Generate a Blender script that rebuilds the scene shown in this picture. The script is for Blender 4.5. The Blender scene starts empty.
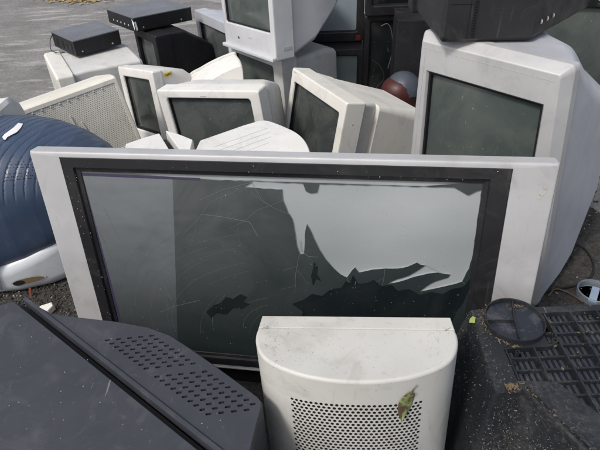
import bpy, bmesh, math, random
from mathutils import Vector, Matrix
import numpy as np
random.seed(7)
S = bpy.context.scene
COL = S.collection
R = math.radians

# ------------------------------------------------------------------ camera, sky, sun, exposure
F, PITCH, ROLL, CH = 520.0, R(36), R(2.5), 1.25          # lens in pixels of a 600 px wide frame, tilt, height
_r0, _u0 = Vector((1, 0, 0)), Vector((0, math.sin(PITCH), math.cos(PITCH)))
_f = Vector((0, math.cos(PITCH), -math.sin(PITCH)))
_r = _r0*math.cos(ROLL) - _u0*math.sin(ROLL)
_u = _u0*math.cos(ROLL) + _r0*math.sin(ROLL)
cam = bpy.data.objects.new('camera', bpy.data.cameras.new('camera'))
COL.objects.link(cam)
cam.matrix_world = Matrix(((_r.x, _u.x, -_f.x, 0), (_r.y, _u.y, -_f.y, 0), (_r.z, _u.z, -_f.z, CH), (0, 0, 0, 1)))
cam.data.sensor_width = 36; cam.data.lens = F/600*36
cam.data.clip_start = 0.02; cam.data.clip_end = 500
S.camera = cam

SUN = Vector((-0.46, -0.42, 0.80)).normalized()           # towards the sun
w = bpy.data.worlds.new('World'); S.world = w; w.use_nodes = True
nt = w.node_tree
sky = nt.nodes.new('ShaderNodeTexSky'); sky.sky_type = 'NISHITA'; sky.sun_disc = False
sky.sun_elevation = math.asin(SUN.z); sky.sun_rotation = math.atan2(SUN.x, SUN.y)
sky.air_density = 1.0; sky.dust_density = 3.5; sky.ozone_density = 1.0
hs_ = nt.nodes.new('ShaderNodeHueSaturation'); hs_.inputs['Saturation'].default_value = .55        # hazy white sky
nt.links.new(sky.outputs[0], hs_.inputs['Color']); nt.links.new(hs_.outputs[0], nt.nodes['Background'].inputs[0])
nt.nodes['Background'].inputs[1].default_value = 0.15
sl = bpy.data.lights.new('sun', 'SUN'); sl.energy = 2.1; sl.angle = R(9); sl.color = (1, 0.95, 0.88)
so = bpy.data.objects.new('sun', sl); COL.objects.link(so)
so.rotation_euler = SUN.to_track_quat('Z', 'Y').to_euler()
S.view_settings.view_transform = 'Standard'; S.view_settings.look = 'None'
S.view_settings.gamma = 1; S.view_settings.use_curve_mapping = False
S.view_settings.exposure = 0.15
S.render.engine = 'CYCLES'

# ------------------------------------------------------------------ measuring: a picture point on a known plane
def ray(x, y): return _f + _r*((x-300)/F) - _u*((y-225)/F)
CAM = Vector((0, 0, CH))
def atz(x, y, z):
    d = ray(x, y); return CAM + d*((z-CH)/d.z)
def aty(x, y, Y):
    d = ray(x, y); return CAM + d*(Y/d.y)
def onplane(M, x, y, ax, val):                              # local coordinates of a picture point on a local plane
    n = M.to_3x3().col[ax].normalized(); o = M.translation + n*val
    d = ray(x, y); t = (o-CAM).dot(n)/d.dot(n)
    return M.inverted() @ (CAM + d*t)

# ------------------------------------------------------------------ materials
def N(t, typ, **k):
    n = t.nodes.new(typ)
    for a, b in k.items(): setattr(n, a, b)
    return n
def noise(t, co, scale, detail=4, rough=.55, dist=0, vec=None):
    n = N(t, 'ShaderNodeTexNoise'); n.inputs['Scale'].default_value = scale
    n.inputs['Detail'].default_value = detail; n.inputs['Roughness'].default_value = rough
    n.inputs['Distortion'].default_value = dist
    if vec:
        m = N(t, 'ShaderNodeMapping'); m.inputs['Scale'].default_value = vec
        t.links.new(co, m.inputs[0]); co = m.outputs[0]
    t.links.new(co, n.inputs['Vector']); return n.outputs['Fac']
def ramp(t, fac, a, b, lo=0.0, hi=1.0):
    m = N(t, 'ShaderNodeMapRange'); t.links.new(fac, m.inputs[0])
    m.inputs[1].default_value = a; m.inputs[2].default_value = b
    m.inputs[3].default_value = lo; m.inputs[4].default_value = hi
    return m.outputs[0]
def mix(t, fac, a, b):
    m = N(t, 'ShaderNodeMix', data_type='RGBA')
    for i, v in ((0, fac), (6, a), (7, b)):
        if hasattr(v, 'links') or hasattr(v, 'is_linked'): t.links.new(v, m.inputs[i])
        else: m.inputs[i].default_value = v if i == 0 else (*v, 1)
    return m.outputs[2]
def mul(t, a, b):
    m = N(t, 'ShaderNodeMath', operation='MULTIPLY')
    for i, v in ((0, a), (1, b)):
        if hasattr(v, 'is_linked'): t.links.new(v, m.inputs[i])
        else: m.inputs[i].default_value = v
    return m.outputs[0]
_M = {}
def base(name):
    m = bpy.data.materials.new(name); m.use_nodes = True; t = m.node_tree
    b = t.nodes['Principled BSDF']
    co = N(t, 'ShaderNodeTexCoord').outputs['Object']
    return m, t, b, co
def plastic(name, col, rough=.5, dirt=.35, dcol=(.12, .10, .08), spec=.4, metal=0, speck=.15, scratch=.3, bump=.08, tint=None, caked=0):
    m, t, b, co = base(name)
    hi = tuple(min(c*1.06, .93) for c in col); lo = tuple(c*.86 for c in col)
    c = mix(t, ramp(t, noise(t, co, 5, 6), .3, .7), lo, hi)
    if tint: c = mix(t, ramp(t, noise(t, co, 2.3, 3), .42, .68), c, tint)
    # grime: broad smears, drips, specks
    sm = mul(t, ramp(t, noise(t, co, 9, 8, .7, 1.2), .52, .74), dirt)
    c = mix(t, sm, c, dcol)
    dr = mul(t, ramp(t, noise(t, co, 1, 6, .7, .3, (55, 55, 7)), .60, .74), dirt*1.1)
    c = mix(t, dr, c, dcol)
    sp = mul(t, ramp(t, noise(t, co, 170, 2), .70, .76), speck)
    c = mix(t, sp, c, tuple(x*.4 for x in dcol))
    if caked:
        k_ = mul(t, mul(t, ramp(t, noise(t, co, 120, 9, .85), .50, .62), ramp(t, noise(t, co, 9, 4, .6), .40, .60)), caked)
        c = mix(t, k_, c, tuple(x*.9 for x in dcol))
    sc = mul(t, ramp(t, noise(t, co, 1, 3, .6, .6, (260, 18, 60)), .70, .73), scratch)
    c = mix(t, sc, c, tuple(min(1, x*.55+.02) for x in col) if sum(col) > 1 else (.35, .35, .36))
    t.links.new(c, b.inputs['Base Color'])
    r = ramp(t, noise(t, co, 14, 6, .65), .3, .75, max(rough-.12, .05), min(rough+.2, 1))
    t.links.new(r, b.inputs['Roughness'])
    b.inputs['Specular IOR Level'].default_value = spec; b.inputs['Metallic'].default_value = metal
    bp = N(t, 'ShaderNodeBump'); bp.inputs['Strength'].default_value = bump; bp.inputs['Distance'].default_value = .001
    t.links.new(noise(t, co, 420, 3), bp.inputs['Height']); t.links.new(bp.outputs[0], b.inputs['Normal'])
    return m
def crt_glass(name, col, rough=.13, dust=.25, dcol=(.22, .23, .21)):
    m, t, b, co = base(name)
    c = mix(t, mul(t, ramp(t, noise(t, co, 6, 7, .65, .8), .40, .72), dust), col, dcol)
    c = mix(t, mul(t, ramp(t, noise(t, co, 1, 4, .6, 1.5, (120, 14, 30)), .68, .71), .35), c, (.35, .36, .34))
    c = mix(t, mul(t, ramp(t, noise(t, co, 150, 2), .72, .77), .5), c, (.4, .4, .37))
    t.links.new(c, b.inputs['Base Color'])
    t.links.new(ramp(t, noise(t, co, 8, 6, .6), .35, .7, rough*.6, rough*2.2), b.inputs['Roughness'])
    b.inputs['Specular IOR Level'].default_value = .6
    return m
def flat(name, col, rough=.6, spec=.3):
    m, t, b, co = base(name)
    c = mix(t, noise(t, co, 40, 4), tuple(x*.8 for x in col), tuple(min(1, x*1.15) for x in col))
    t.links.new(c, b.inputs['Base Color']); b.inputs['Roughness'].default_value = rough
    b.inputs['Specular IOR Level'].default_value = spec
    return m

cream = plastic('cream_plastic', (.68, .655, .58), .5, .32, (.25, .20, .14), speck=.35)
ivory = plastic('ivory_plastic', (.66, .652, .62), .5, .38, (.24, .22, .18), speck=.4, tint=(.62, .595, .53))
white = plastic('white_plastic', (.68, .68, .665), .48, .38, (.25, .24, .22), speck=.45, tint=(.63, .61, .56))
greywhite = plastic('pale_grey_plastic', (.56, .56, .545), .5, .4, (.22, .21, .19), speck=.4)
dullgrey = plastic('dull_grey_plastic', (.40, .40, .39), .55, .3, (.15, .14, .13))
lilac = plastic('silver_lilac_plastic', (.55, .555, .575), .38, .2, (.2, .2, .2), metal=.15)
silver = plastic('silver_plastic', (.47, .47, .475), .42, .42, (.26, .25, .25), metal=.2, scratch=.4)
silver_blue = plastic('blue_silver_plastic', (.45, .465, .505), .40, .2, (.2, .2, .2), metal=.15)
black = plastic('black_plastic', (.014, .014, .016), .45, .22, (.08, .075, .07), speck=.4, scratch=.2, spec=.28)
black_gloss = plastic('black_gloss_plastic', (.018, .018, .020), .22, .25, (.10, .10, .10), speck=.5, scratch=.25, spec=.5)
charcoal = plastic('charcoal_plastic', (.040, .043, .052), .42, .25, (.16, .16, .17), speck=.8, scratch=.35)
dusty_black = plastic('dusty_black_plastic', (.015, .017, .021), .42, .28, (.14, .137, .13), speck=1, scratch=.5, caked=.42, bump=.25)
deck_top = plastic('grey_painted_metal', (.13, .135, .15), .42, .2, (.25, .25, .25), scratch=.4)
dark_grey = plastic('dark_grey_plastic', (.021, .021, .023), .45, .25, (.14, .13, .12))
blue = plastic('translucent_blue_plastic', (.042, .066, .115), .34, .12, (.25, .28, .33), speck=.3, scratch=.35, spec=.6)
oxblood = plastic('dark_red_plastic', (.055, .013, .011), .45, .4, spec=.4)
slate = plastic('slate_plastic', (.055, .065, .085), .4, .3, (.2, .2, .2))
g_green = crt_glass('grey_green_glass', (.060, .074, .070))
g_dark = crt_glass('dark_grey_glass', (.030, .036, .035))
g_mid = crt_glass('mid_grey_glass', (.052, .060, .060))
g_black = crt_glass('black_screen_glass', (.008, .010, .011), .16, .10, (.06, .06, .06))
g_lgreen = crt_glass('pale_green_glass', (.17, .21, .205))
g_pale = crt_glass('pale_blue_glass', (.28, .34, .38), .2)
g_screen = crt_glass('dark_screen_glass', (.028, .034, .035), .10, .18, (.10, .12, .12))
hole = flat('dark_hollow', (.012, .012, .013), .8)
mark = flat('printed_mark', (.05, .05, .05))
grit_m = flat('grit_speck', (.42, .41, .39))
white_mark = flat('white_label', (.75, .75, .76))
yellow = flat('yellow_sticker', (.75, .55, .08))
redlab = flat('red_label', (.28, .03, .03))
rubber = flat('black_cable', (.015, .015, .016), .5)

# ------------------------------------------------------------------ mesh and object helpers
def link(name, bm, m, parent=None, sharp=32, M=None, kind=None, wn=True):
    bmesh.ops.recalc_face_normals(bm, faces=bm.faces[:])
    me = bpy.data.meshes.new(name); bm.to_mesh(me); bm.free()
    if isinstance(m, (list, tuple)):
        for x in m: me.materials.append(x)
    else: me.materials.append(m)
    me.polygons.foreach_set('use_smooth', [True]*len(me.polygons))
    me.set_sharp_from_angle(angle=R(sharp))
    o = bpy.data.objects.new(name, me); COL.objects.link(o)
    if wn and kind != 'stuff':
        md = o.modifiers.new('normals', 'WEIGHTED_NORMAL'); md.keep_sharp = True; md.weight = 80
    if parent: o.parent = parent
    if M is not None: o.matrix_world = M
    if kind: o['kind'] = kind
    return o
def thing(name, label, cat, pos, rot=(0, 0, 0), group=None):
    o = bpy.data.objects.new(name, None); COL.objects.link(o)
    o.location = pos; o.rotation_euler = [R(a) for a in rot]; o.empty_display_size = .05
    o['label'] = label; o['category'] = cat
    if group: o['group'] = group
    return o
def mat_of(o):
    from mathutils import Euler
    return Matrix.Translation(o.location) @ o.rotation_euler.to_matrix().to_4x4()
def V(*a): return Vector(a)
def rrect(x0, x1, z0, z1, r, n=5):
    r = min(r, (x1-x0)/2-.0005, (z1-z0)/2-.0005); out = []
    for cx, cz, a0 in ((x1-r, z1-r, 0), (x0+r, z1-r, 90), (x0+r, z0+r, 180), (x1-r, z0+r, 270)):
        for k in range(n+1):
            a = R(a0+90*k/n); out.append((cx+r*math.cos(a), cz+r*math.sin(a)))
    return out
def loft(bm, rings, cap0=False, cap1=False, mi=0):
    vs = [[bm.verts.new(p) for p in ring] for ring in rings]
    n = len(rings[0])
    for a, b in zip(vs, vs[1:]):
        for i in range(n):
            try: bm.faces.new((a[i], a[(i+1) % n], b[(i+1) % n], b[i])).material_index = mi
            except ValueError: pass
    if cap0: bm.faces.new(vs[0][::-1]).material_index = mi
    if cap1: bm.faces.new(vs[-1]).material_index = mi
def box(bm, x0, x1, y0, y1, z0, z1, bev=.002, mi=0):
    b = min(bev, (x1-x0)/3, (y1-y0)/3, (z1-z0)/3)
    R0 = lambda e: [V(x0+e, y0+e, 0), V(x1-e, y0+e, 0), V(x1-e, y1-e, 0), V(x0+e, y1-e, 0)]
    def rr(z, e):
        o = []
        for (cx, cy, a0) in ((x1-b, y1-b, 0), (x0+b, y1-b, 90), (x0+b, y0+b, 180), (x1-b, y0+b, 270)):
            for k in range(3):
                a = R(a0+45*k); o.append(V(cx+(b-e)*math.cos(a), cy+(b-e)*math.sin(a), z))
        return o
    loft(bm, [rr(z0, b*.99), rr(z0+b*.3, b*.3), rr(z0+b, 0), rr(z1-b, 0), rr(z1-b*.3, b*.3), rr(z1, b*.99)], True, True, mi)
def prism(bm, poly, z0, z1, bev=.003, mi=0, top_in=None):
    """poly: outline (x,y) ; extruded z0..z1 with a soft top edge"""
    n = len(poly); c = Vector((sum(p[0] for p in poly)/n, sum(p[1] for p in poly)/n))
    area = sum(poly[i][0]*poly[(i+1) % n][1]-poly[(i+1) % n][0]*poly[i][1] for i in range(n))
    sg = 1 if area > 0 else -1
    def inset(e):
        out = []
        for i in range(n):
            p, q, s = Vector(poly[i-1]), Vector(poly[i]), Vector(poly[(i+1) % n])
            a = (q-p).normalized(); b = (s-q).normalized()
            na = Vector((-a.y, a.x))*sg; nb = Vector((-b.y, b.x))*sg
            h = (na+nb); h = h/max(h.length_squared, .3)*2 if h.length > 1e-6 else na
            out.append(q + h*e*.5*1.0*(1 if h.length < 3 else 1))
        return out
    rings = [[V(p.x, p.y, z) for p in inset(e)] for z, e in ((z0, 0), (z1-bev, 0), (z1-bev*.35, bev*.35), (z1, bev))]
    loft(bm, rings, True, True, mi)
def tube(bm, pts, r, n=8, mi=0):
    pts = [Vector(p) for p in pts]; rings = []
    up = V(.13, .21, .97)
    for i, p in enumerate(pts):
        d = (pts[min(i+1, len(pts)-1)] - pts[max(i-1, 0)]).normalized()
        a = d.cross(up).normalized(); b = d.cross(a)
        rings.append([p + a*r*math.cos(2*math.pi*k/n) + b*r*math.sin(2*math.pi*k/n) for k in range(n)])
    loft(bm, rings, True, True, mi)
def smooth_path(pts, k=8):
    P = [Vector(p) for p in pts]; P = [2*P[0]-P[1]] + P + [2*P[-1]-P[-2]]; out = []
    for i in range(1, len(P)-2):
        for j in range(k):
            t = j/k; a, b, c, d = P[i-1:i+3]
            out.append(.5*((2*b)+(c-a)*t+(2*a-5*b+4*c-d)*t*t+(3*b-a-3*c+d)*t**3))
    out.append(P[-2]); return out
def perf(bm, f, nu, nv, cu, cv, hu, hv, depth, stagger=True, keep=None, mi=0):
    """a sheet f(u,v)->(point, normal) with real round holes"""
    D = [(1, 0), (1, 1), (0, 1), (-1, 1), (-1, 0), (-1, -1), (0, -1), (1, -1)]
    for j in range(nv):
        off = cu/2 if (stagger and j % 2) else 0
        cols = nu-1 if (stagger and j % 2) else nu
        if stagger and j % 2:
            for u0 in (0, nu*cu-cu/2):
                q = [f(u0, j*cv)[0], f(u0+cu/2, j*cv)[0], f(u0+cu/2, (j+1)*cv)[0], f(u0, (j+1)*cv)[0]]
                bm.faces.new([bm.verts.new(p) for p in q]).material_index = mi
        for i in range(cols):
            uc, vc = off+(i+.5)*cu, (j+.5)*cv
            outer = [bm.verts.new(f(uc+dx*cu/2, vc+dy*cv/2)[0]) for dx, dy in D]
            if keep and not keep(i, j):
                bm.faces.new(outer).material_index = mi; continue
            inn, deep = [], []
            for k in range(8):
                p, nn = f(uc+hu*math.cos(k*math.pi/4), vc+hv*math.sin(k*math.pi/4))
                inn.append(bm.verts.new(p)); deep.append(bm.verts.new(p - nn*depth))
            for k in range(8):
                l = (k+1) % 8
                bm.faces.new((outer[k], outer[l], inn[l], inn[k])).material_index = mi
                bm.faces.new((inn[k], inn[l], deep[l], deep[k])).material_index = 1
            bm.faces.new(deep[::-1]).material_index = 1

# ------------------------------------------------------------------ a cathode-ray set: frame, screen, rear housing, details
def crt(name, label, cat, pos, rot, W, H, D, fm, sm, hm, mar=(.04, .04, .07, .04), d1=.07, rad=.012,
        rear=None, cham=.006, bulge=.012, buttons=0, led=False, group=None, vents=None, slots_side=False, seam=True):
    t = thing(name, label, cat, pos, rot, group)
    x0, x1 = -W/2, W/2; l, r, b, tp = mar
    ox0, ox1, oz0, oz1 = x0+l, x1-r, b, H-tp
    Y = lambda ring, y: [V(p[0], y, p[1]) for p in ring]
    bm = bmesh.new()
    c = cham
    loft(bm, [Y(rrect(x0+.003, x1-.003, .003, H-.003, rad), d1), Y(rrect(x0, x1, 0, H, rad), d1-.004),
              Y(rrect(x0, x1, 0, H, rad), c), Y(rrect(x0+c*.35, x1-c*.35, c*.35, H-c*.35, rad), c*.35),
              Y(rrect(x0+c, x1-c, c, H-c, rad), 0),
              Y(rrect(ox0-.004, ox1+.004, oz0-.004, oz1+.004, .014), 0),
              Y(rrect(ox0, ox1, oz0, oz1, .012), .003), Y(rrect(ox0+.002, ox1-.002, oz0+.002, oz1-.002, .011), .010)])
    link('front_frame', bm, fm, t)
    bm = bmesh.new()
    loft(bm, [Y(rrect(ox0+.0018, ox1-.0018, oz0+.0018, oz1-.0018, .011), .0085), Y(rrect(ox0+.0055, ox1-.0055, oz0+.0055, oz1-.0055, .010), .0095), Y(rrect(ox0+.007, ox1-.007, oz0+.007, oz1-.007, .010), .022)])
    link('screen_surround', bm, black, t)
    bm = bmesh.new(); n = 12
    g = [[bm.verts.new(V(ox0+(ox1-ox0)*i/n, .021-bulge*(1-(2*i/n-1)**2)*(1-(2*j/n-1)**2)-0.0, oz0+(oz1-oz0)*j/n)) for i in range(n+1)] for j in range(n+1)]
    for j in range(n):
        for i in range(n): bm.faces.new((g[j][i], g[j][i+1], g[j+1][i+1], g[j+1][i]))
    link('screen', bm, sm, t, 80)
    if rear is None:
        e = .012
        rear = [(d1-.002, x0+e, x1-e, e, H-e, .02), (d1+.02, x0+e, x1-e, e, H-e, .02), (d1+.0205, x0+e+.003, x1-e-.003, e+.003, H-e-.003, .02), (d1+.0235, x0+e+.003, x1-e-.003, e+.003, H-e-.003, .02), (d1+.024, x0+e, x1-e, e, H-e, .02), (d1+.034, x0+e, x1-e, e, H-e, .03),
                (d1+(D-d1)*.35, x0+W*.08, x1-W*.08, e*1.5, H-H*.06, .04),
                (D-.02, x0+W*.24, x1-W*.24, H*.10, H-H*.26, .04), (D, x0+W*.27, x1-W*.27, H*.13, H-H*.30, .03)]
    bm = bmesh.new()
    loft(bm, [Y(rrect(a[1], a[2], a[3], a[4], a[5]), a[0]) for a in rear], True, True)
    hs = link('rear_housing', bm, hm, t, 28)
    if vents:                                               # louvres across the top of the housing
        bm = bmesh.new(); (vx0, vx1, vy0, vy1, nn) = vents
        def top_z(y):
            for a, b2 in zip(rear, rear[1:]):
                if a[0] <= y <= b2[0]: k = (y-a[0])/(b2[0]-a[0]+1e-9); return a[4]+(b2[4]-a[4])*k
            return rear[-1][4]
        for k in range(nn):
            x = vx0+(vx1-vx0)*(k+.5)/nn
            p = [V(x-.002, vy0, top_z(vy0)+.0008), V(x+.002, vy0, top_z(vy0)+.0008), V(x+.002, vy1, top_z(vy1)+.0008), V(x-.002, vy1, top_z(vy1)+.0008)]
            bm.faces.new([bm.verts.new(q) for q in p])
        link('vent', bm, hole, hs)
    for k in range(buttons):
        bm = bmesh.new(); bx = x0+W*.42+k*.028
        box(bm, bx, bx+.018, -.003, .004, b*.35, b*.35+.008, .0015)
        link('button', bm, fm, t)
    if led:
        bm = bmesh.new(); box(bm, x0+W*.30, x0+W*.30+.014, -.002, .004, b*.48, b*.48+.009, .001); link('indicator_window', bm, mark, t)
    return t
def Yr(ring, y): return [V(p[0], y, p[1]) for p in ring]

# ================================================================== GROUND
def ground_mat(name, dark):
    m, t, b, co = base(name)
    if dark:
        c = mix(t, ramp(t, noise(t, co, 60, 8, .7), .35, .7), (.012, .011, .010), (.06, .055, .05))
        c = mix(t, mul(t, ramp(t, noise(t, co, 160, 4, .7), .62, .68), .8), c, (.16, .15, .13))
    else:
        c = mix(t, ramp(t, noise(t, co, 2.6, 12, .78), .34, .68), (.12, .115, .11), (.29, .285, .275))
        c = mix(t, ramp(t, noise(t, co, 46, 6, .8), .42, .62, 0, .7), c, (.10, .095, .092))
        c = mix(t, mul(t, ramp(t, noise(t, co, 1, 12, .74, 1.1, (1.1, 5.5, 1)), .54, .60), .55), c, (.42, .41, .40))
        c = mix(t, mul(t, ramp(t, noise(t, co, 1, 10, .75, 1.4, (1.6, 9, 1)), .57, .63), .45), c, (.10, .095, .09))
        c = mix(t, mul(t, ramp(t, noise(t, co, 85, 4, .7), .60, .68), .65), c, (.5, .49, .47))
    t.links.new(c, b.inputs['Base Color']); b.inputs['Roughness'].default_value = .85
    bp = N(t, 'ShaderNodeBump'); bp.inputs['Strength'].default_value = .7; bp.inputs['Distance'].default_value = .006
    t.links.new(noise(t, co, 90, 6, .75), bp.inputs['Height']); t.links.new(bp.outputs[0], b.inputs['Normal'])
    return m
bm = bmesh.new()
for p in ((-150, -150), (150, -150), (150, 150), (-150, 150)): bm.verts.new(V(*p, 0))
bm.faces.new(bm.verts[:]); link('asphalt_ground', bm, ground_mat('asphalt', False), kind='structure')
bm = bmesh.new()                                           # dark gravel the heap stands in
rng = random.Random(3)
out = []
for k in range(90):
    a = 2*math.pi*k/90; rx, ry = (1.25 if math.cos(a) < 0 else 2.2), 1.55
    rr_ = 1+.06*math.sin(5*a+1)+.04*math.sin(13*a)+.02*rng.random()
    out.append(bm.verts.new(V(-.05+rx*rr_*math.cos(a), .55+ry*rr_*math.sin(a), .004)))
bm.faces.new(out); link('gravel_ground', bm, ground_mat('dark_gravel', True), kind='structure')
def stones(name, areas, n, s0, s1, m, seed, z=.004):
    rng = random.Random(seed); bm = bmesh.new()
    for k in range(n):
        ax = areas[k % len(areas)]
        x, y = rng.uniform(ax[0], ax[1]), rng.uniform(ax[2], ax[3]); s = s0+(s1-s0)*rng.random()**3
        q = Matrix.Rotation(rng.random()*6, 3, 'Z') @ Matrix.Rotation(rng.random()*3, 3, 'X')
        P = [q @ V(*[c*s*rng.uniform(.6, 1.2) for c in d]) + V(x, y, z+s*.3) for d in ((1, 0, 0), (-1, 0, 0), (0, 1, 0), (0, -1, 0), (0, 0, .7), (0, 0, -.7))]
        v = [bm.verts.new(p) for p in P]
        for a, b, c in ((0, 2, 4), (2, 1, 4), (1, 3, 4), (3, 0, 4), (2, 0, 5), (1, 2, 5), (3, 1, 5), (0, 3, 5)): bm.faces.new((v[a], v[b], v[c]))
    return link(name, bm, m, kind='stuff', sharp=10)
areas = [(-1.12, -.70, 1.05, 1.42), (.62, 1.35, 1.0, 2.1)]
stones('gravel', areas, 5200, .002, .009, flat('gravel_stone', (.05, .047, .043), .8), 1)
stones('pale_gravel', areas, 800, .0015, .006, flat('pale_gravel_stone', (.24, .23, .20), .8), 2)
stones('dry_leaf_litter', areas+[(.35, .9, .9, 1.2)], 500, .002, .010, flat('leaf_litter', (.10, .065, .035), .9), 4)
rng = random.Random(8)                                     # yellow dry leaves at the far edge of the yard
bm = bmesh.new()
for k in range(500):
    p = atz(75+rng.gauss(0, 14), -1+rng.gauss(0, 2.5), .004); s = rng.uniform(.012, .035); a = rng.random()*6
    vs = [bm.verts.new(p+V(s*math.cos(a+d)*q, s*math.sin(a+d)*q, .003+rng.random()*.012)) for d, q in ((0, 1), (1.3, .5), (3.14, 1), (4.5, .5))]
    bm.faces.new(vs)
link('dry_leaves', bm, flat('straw_leaf', (.38, .28, .12), .8), kind='stuff')

# ================================================================== LARGE CRACKED FLAT TELEVISION
T = thing('flat_television', 'large wide silver flat television with cracked screen, leaning in the middle of the heap', 'television',
          (-.056, .929, .062), (-8.1, -1.4, -10.5))
TM = mat_of(T)
def slab(bm, x0, x1, z0, z1, y0, y1, bev=.002, mi=0): box(bm, x0, x1, y0, y1, z0, z1, bev, mi)
bm = bmesh.new()
hx0, hx1, hz0, hz1 = -.522, .509, .013, .629
loft(bm, [Yr(rrect(-.595, .595, .004, .638, .006), .038), Yr(rrect(-.6, .6, 0, .643, .006), .034), Yr(rrect(-.6, .6, 0, .643, .006), .007),
          Yr(rrect(-.5975, .5975, .0025, .6405, .006), .002), Yr(rrect(-.594, .594, .006, .637, .006), 0),
          Yr(rrect(hx0, hx1, hz0, hz1, .001), 0), Yr(rrect(hx0, hx1, hz0, hz1, .001), .006)])
link('silver_frame', bm, silver, T)
bm = bmesh.new()
loft(bm, [Yr(rrect(hx0+.0008, hx1-.0008, hz0+.0008, hz1-.0008, .002), .005), Yr(rrect(hx0+.001, hx1-.001, hz0+.001, hz1-.001, .002), .0015), Yr(rrect(hx0+.003, hx1-.003, hz0+.003, hz1-.003, .002), .0005),
          Yr(rrect(-.494, .468, .037, .603, .003), .0015), Yr(rrect(-.492, .466, .039, .600, .003), .008), Yr(rrect(-.482, .456, .046, .590, .002), .010), Yr(rrect(-.481, .455, .047, .589, .002), .016)])
link('black_bezel', bm, black_gloss, T)
bm = bmesh.new()                                           # thin bright trim under the bezel
box(bm, -.515, .503, -.004, .002, .006, .010, .001)
link('lower_trim', bm, silver, T)
bm = bmesh.new(); box(bm, -.34, .34, .012, .11, -.058, .0, .006); link('stand', bm, black, T)
bm = bmesh.new(); loft(bm, [Yr(rrect(-.57, .57, .02, .62, .02), .0375), Yr(rrect(-.55, .55, .05, .60, .03), .09), Yr(rrect(-.40, .40, .15, .50, .04), .12)], True, True)
link('rear_housing', bm, black, T)
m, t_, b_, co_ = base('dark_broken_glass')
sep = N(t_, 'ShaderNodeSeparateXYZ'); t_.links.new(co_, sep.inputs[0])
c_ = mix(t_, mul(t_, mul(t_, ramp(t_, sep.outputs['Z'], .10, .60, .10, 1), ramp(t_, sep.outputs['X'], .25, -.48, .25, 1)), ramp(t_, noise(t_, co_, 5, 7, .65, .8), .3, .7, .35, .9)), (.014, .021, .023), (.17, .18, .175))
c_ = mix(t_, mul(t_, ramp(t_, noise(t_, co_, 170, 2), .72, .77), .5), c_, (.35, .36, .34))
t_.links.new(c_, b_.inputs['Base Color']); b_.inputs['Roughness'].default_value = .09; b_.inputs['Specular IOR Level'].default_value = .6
g_broken = m
scr = bpy.data.objects.new('screen', None)
def px_poly(pts, y):
    return [onplane(TM, a, b, 1, y) for a, b in pts]
pale = [(220, 180), (252, 181), (243, 187), (282, 189), (283, 200), (288, 212), (292, 218), (294, 227), (296, 240), (298, 249), (300.5, 254), (304, 253), (305, 240), (305.5, 230),
        (307, 224), (312, 233), (316, 242), (320, 250), (326, 259), (333, 267), (341, 274), (347, 277), (352, 270), (355, 267), (359, 272), (373, 269), (385, 268), (398, 268), (408, 266), (417, 262), (420, 264), (425, 265),
        (416, 271), (409, 275), (396, 279), (388, 283), (400, 281), (412, 277), (428, 273), (438, 272), (450, 274), (448, 277), (435, 281), (426, 286), (420, 291), (435, 288), (448, 285), (462, 281),
        (469, 268), (473, 254), (477, 230), (480, 210), (482.5, 189.5), (476, 191), (468, 195), (461, 191), (454, 187), (400, 185.5), (360, 184.5), (319, 183.5), (317, 192), (311, 193), (306, 191), (303, 183), (260, 181), (252, 180)]
P = px_poly(pale, .0145); bpy.data.objects.remove(scr)
hole_pts = []
rng = random.Random(9)
for i, q in enumerate(P):
    q.z = min(q.z, .5885); q.x = min(q.x, .4545); p2 = P[(i+1) % len(P)].copy(); p2.z = min(p2.z, .5885); p2.x = min(p2.x, .4545)
    L_ = math.hypot(p2.x-q.x, p2.z-q.z); k_n = max(1, int(L_/.012)) if q.z < .58 else 1
    for k in range(k_n):
        t = k/k_n; j_ = .0012 if k else 0
        hole_pts.append((q.x+(p2.x-q.x)*t+rng.uniform(-j_, j_), q.z+(p2.z-q.z)*t+rng.uniform(-j_, j_)))
bm = bmesh.new()                                           # dark glass plate with a jagged opening
ov = [bm.verts.new(V(x, .0125, z)) for x, z in ((-.484, .044), (.458, .044), (.458, .592), (-.484, .592))]
iv = [bm.verts.new(V(x, .0125, z)) for x, z in hole_pts]; dv = [bm.verts.new(V(x+.0006, .0155, z-.0004)) for x, z in hole_pts]
es = [bm.edges.new((r_[i], r_[(i+1) % len(r_)])) for r_ in (ov, iv) for i in range(len(r_))]
bmesh.ops.triangle_fill(bm, use_beauty=True, edges=es)
for i in range(len(iv)): bm.faces.new((iv[i], iv[(i+1) % len(iv)], dv[(i+1) % len(dv)], dv[i])).material_index = 1
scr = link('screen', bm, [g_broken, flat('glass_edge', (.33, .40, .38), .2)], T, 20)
bm = bmesh.new()  # pale grey layer showing through the opening of the dark plate
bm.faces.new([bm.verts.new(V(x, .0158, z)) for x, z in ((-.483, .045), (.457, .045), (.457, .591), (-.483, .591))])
m, t_, b_, co_ = base('pale_screen_layer')
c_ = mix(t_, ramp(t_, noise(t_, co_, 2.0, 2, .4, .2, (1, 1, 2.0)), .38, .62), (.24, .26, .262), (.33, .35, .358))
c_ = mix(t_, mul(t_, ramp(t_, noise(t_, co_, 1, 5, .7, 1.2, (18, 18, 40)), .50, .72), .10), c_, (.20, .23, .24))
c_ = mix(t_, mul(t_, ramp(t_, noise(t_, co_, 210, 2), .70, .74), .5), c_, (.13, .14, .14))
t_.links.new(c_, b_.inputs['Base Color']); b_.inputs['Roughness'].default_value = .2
link('pale_panel', bm, m, scr)
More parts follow.
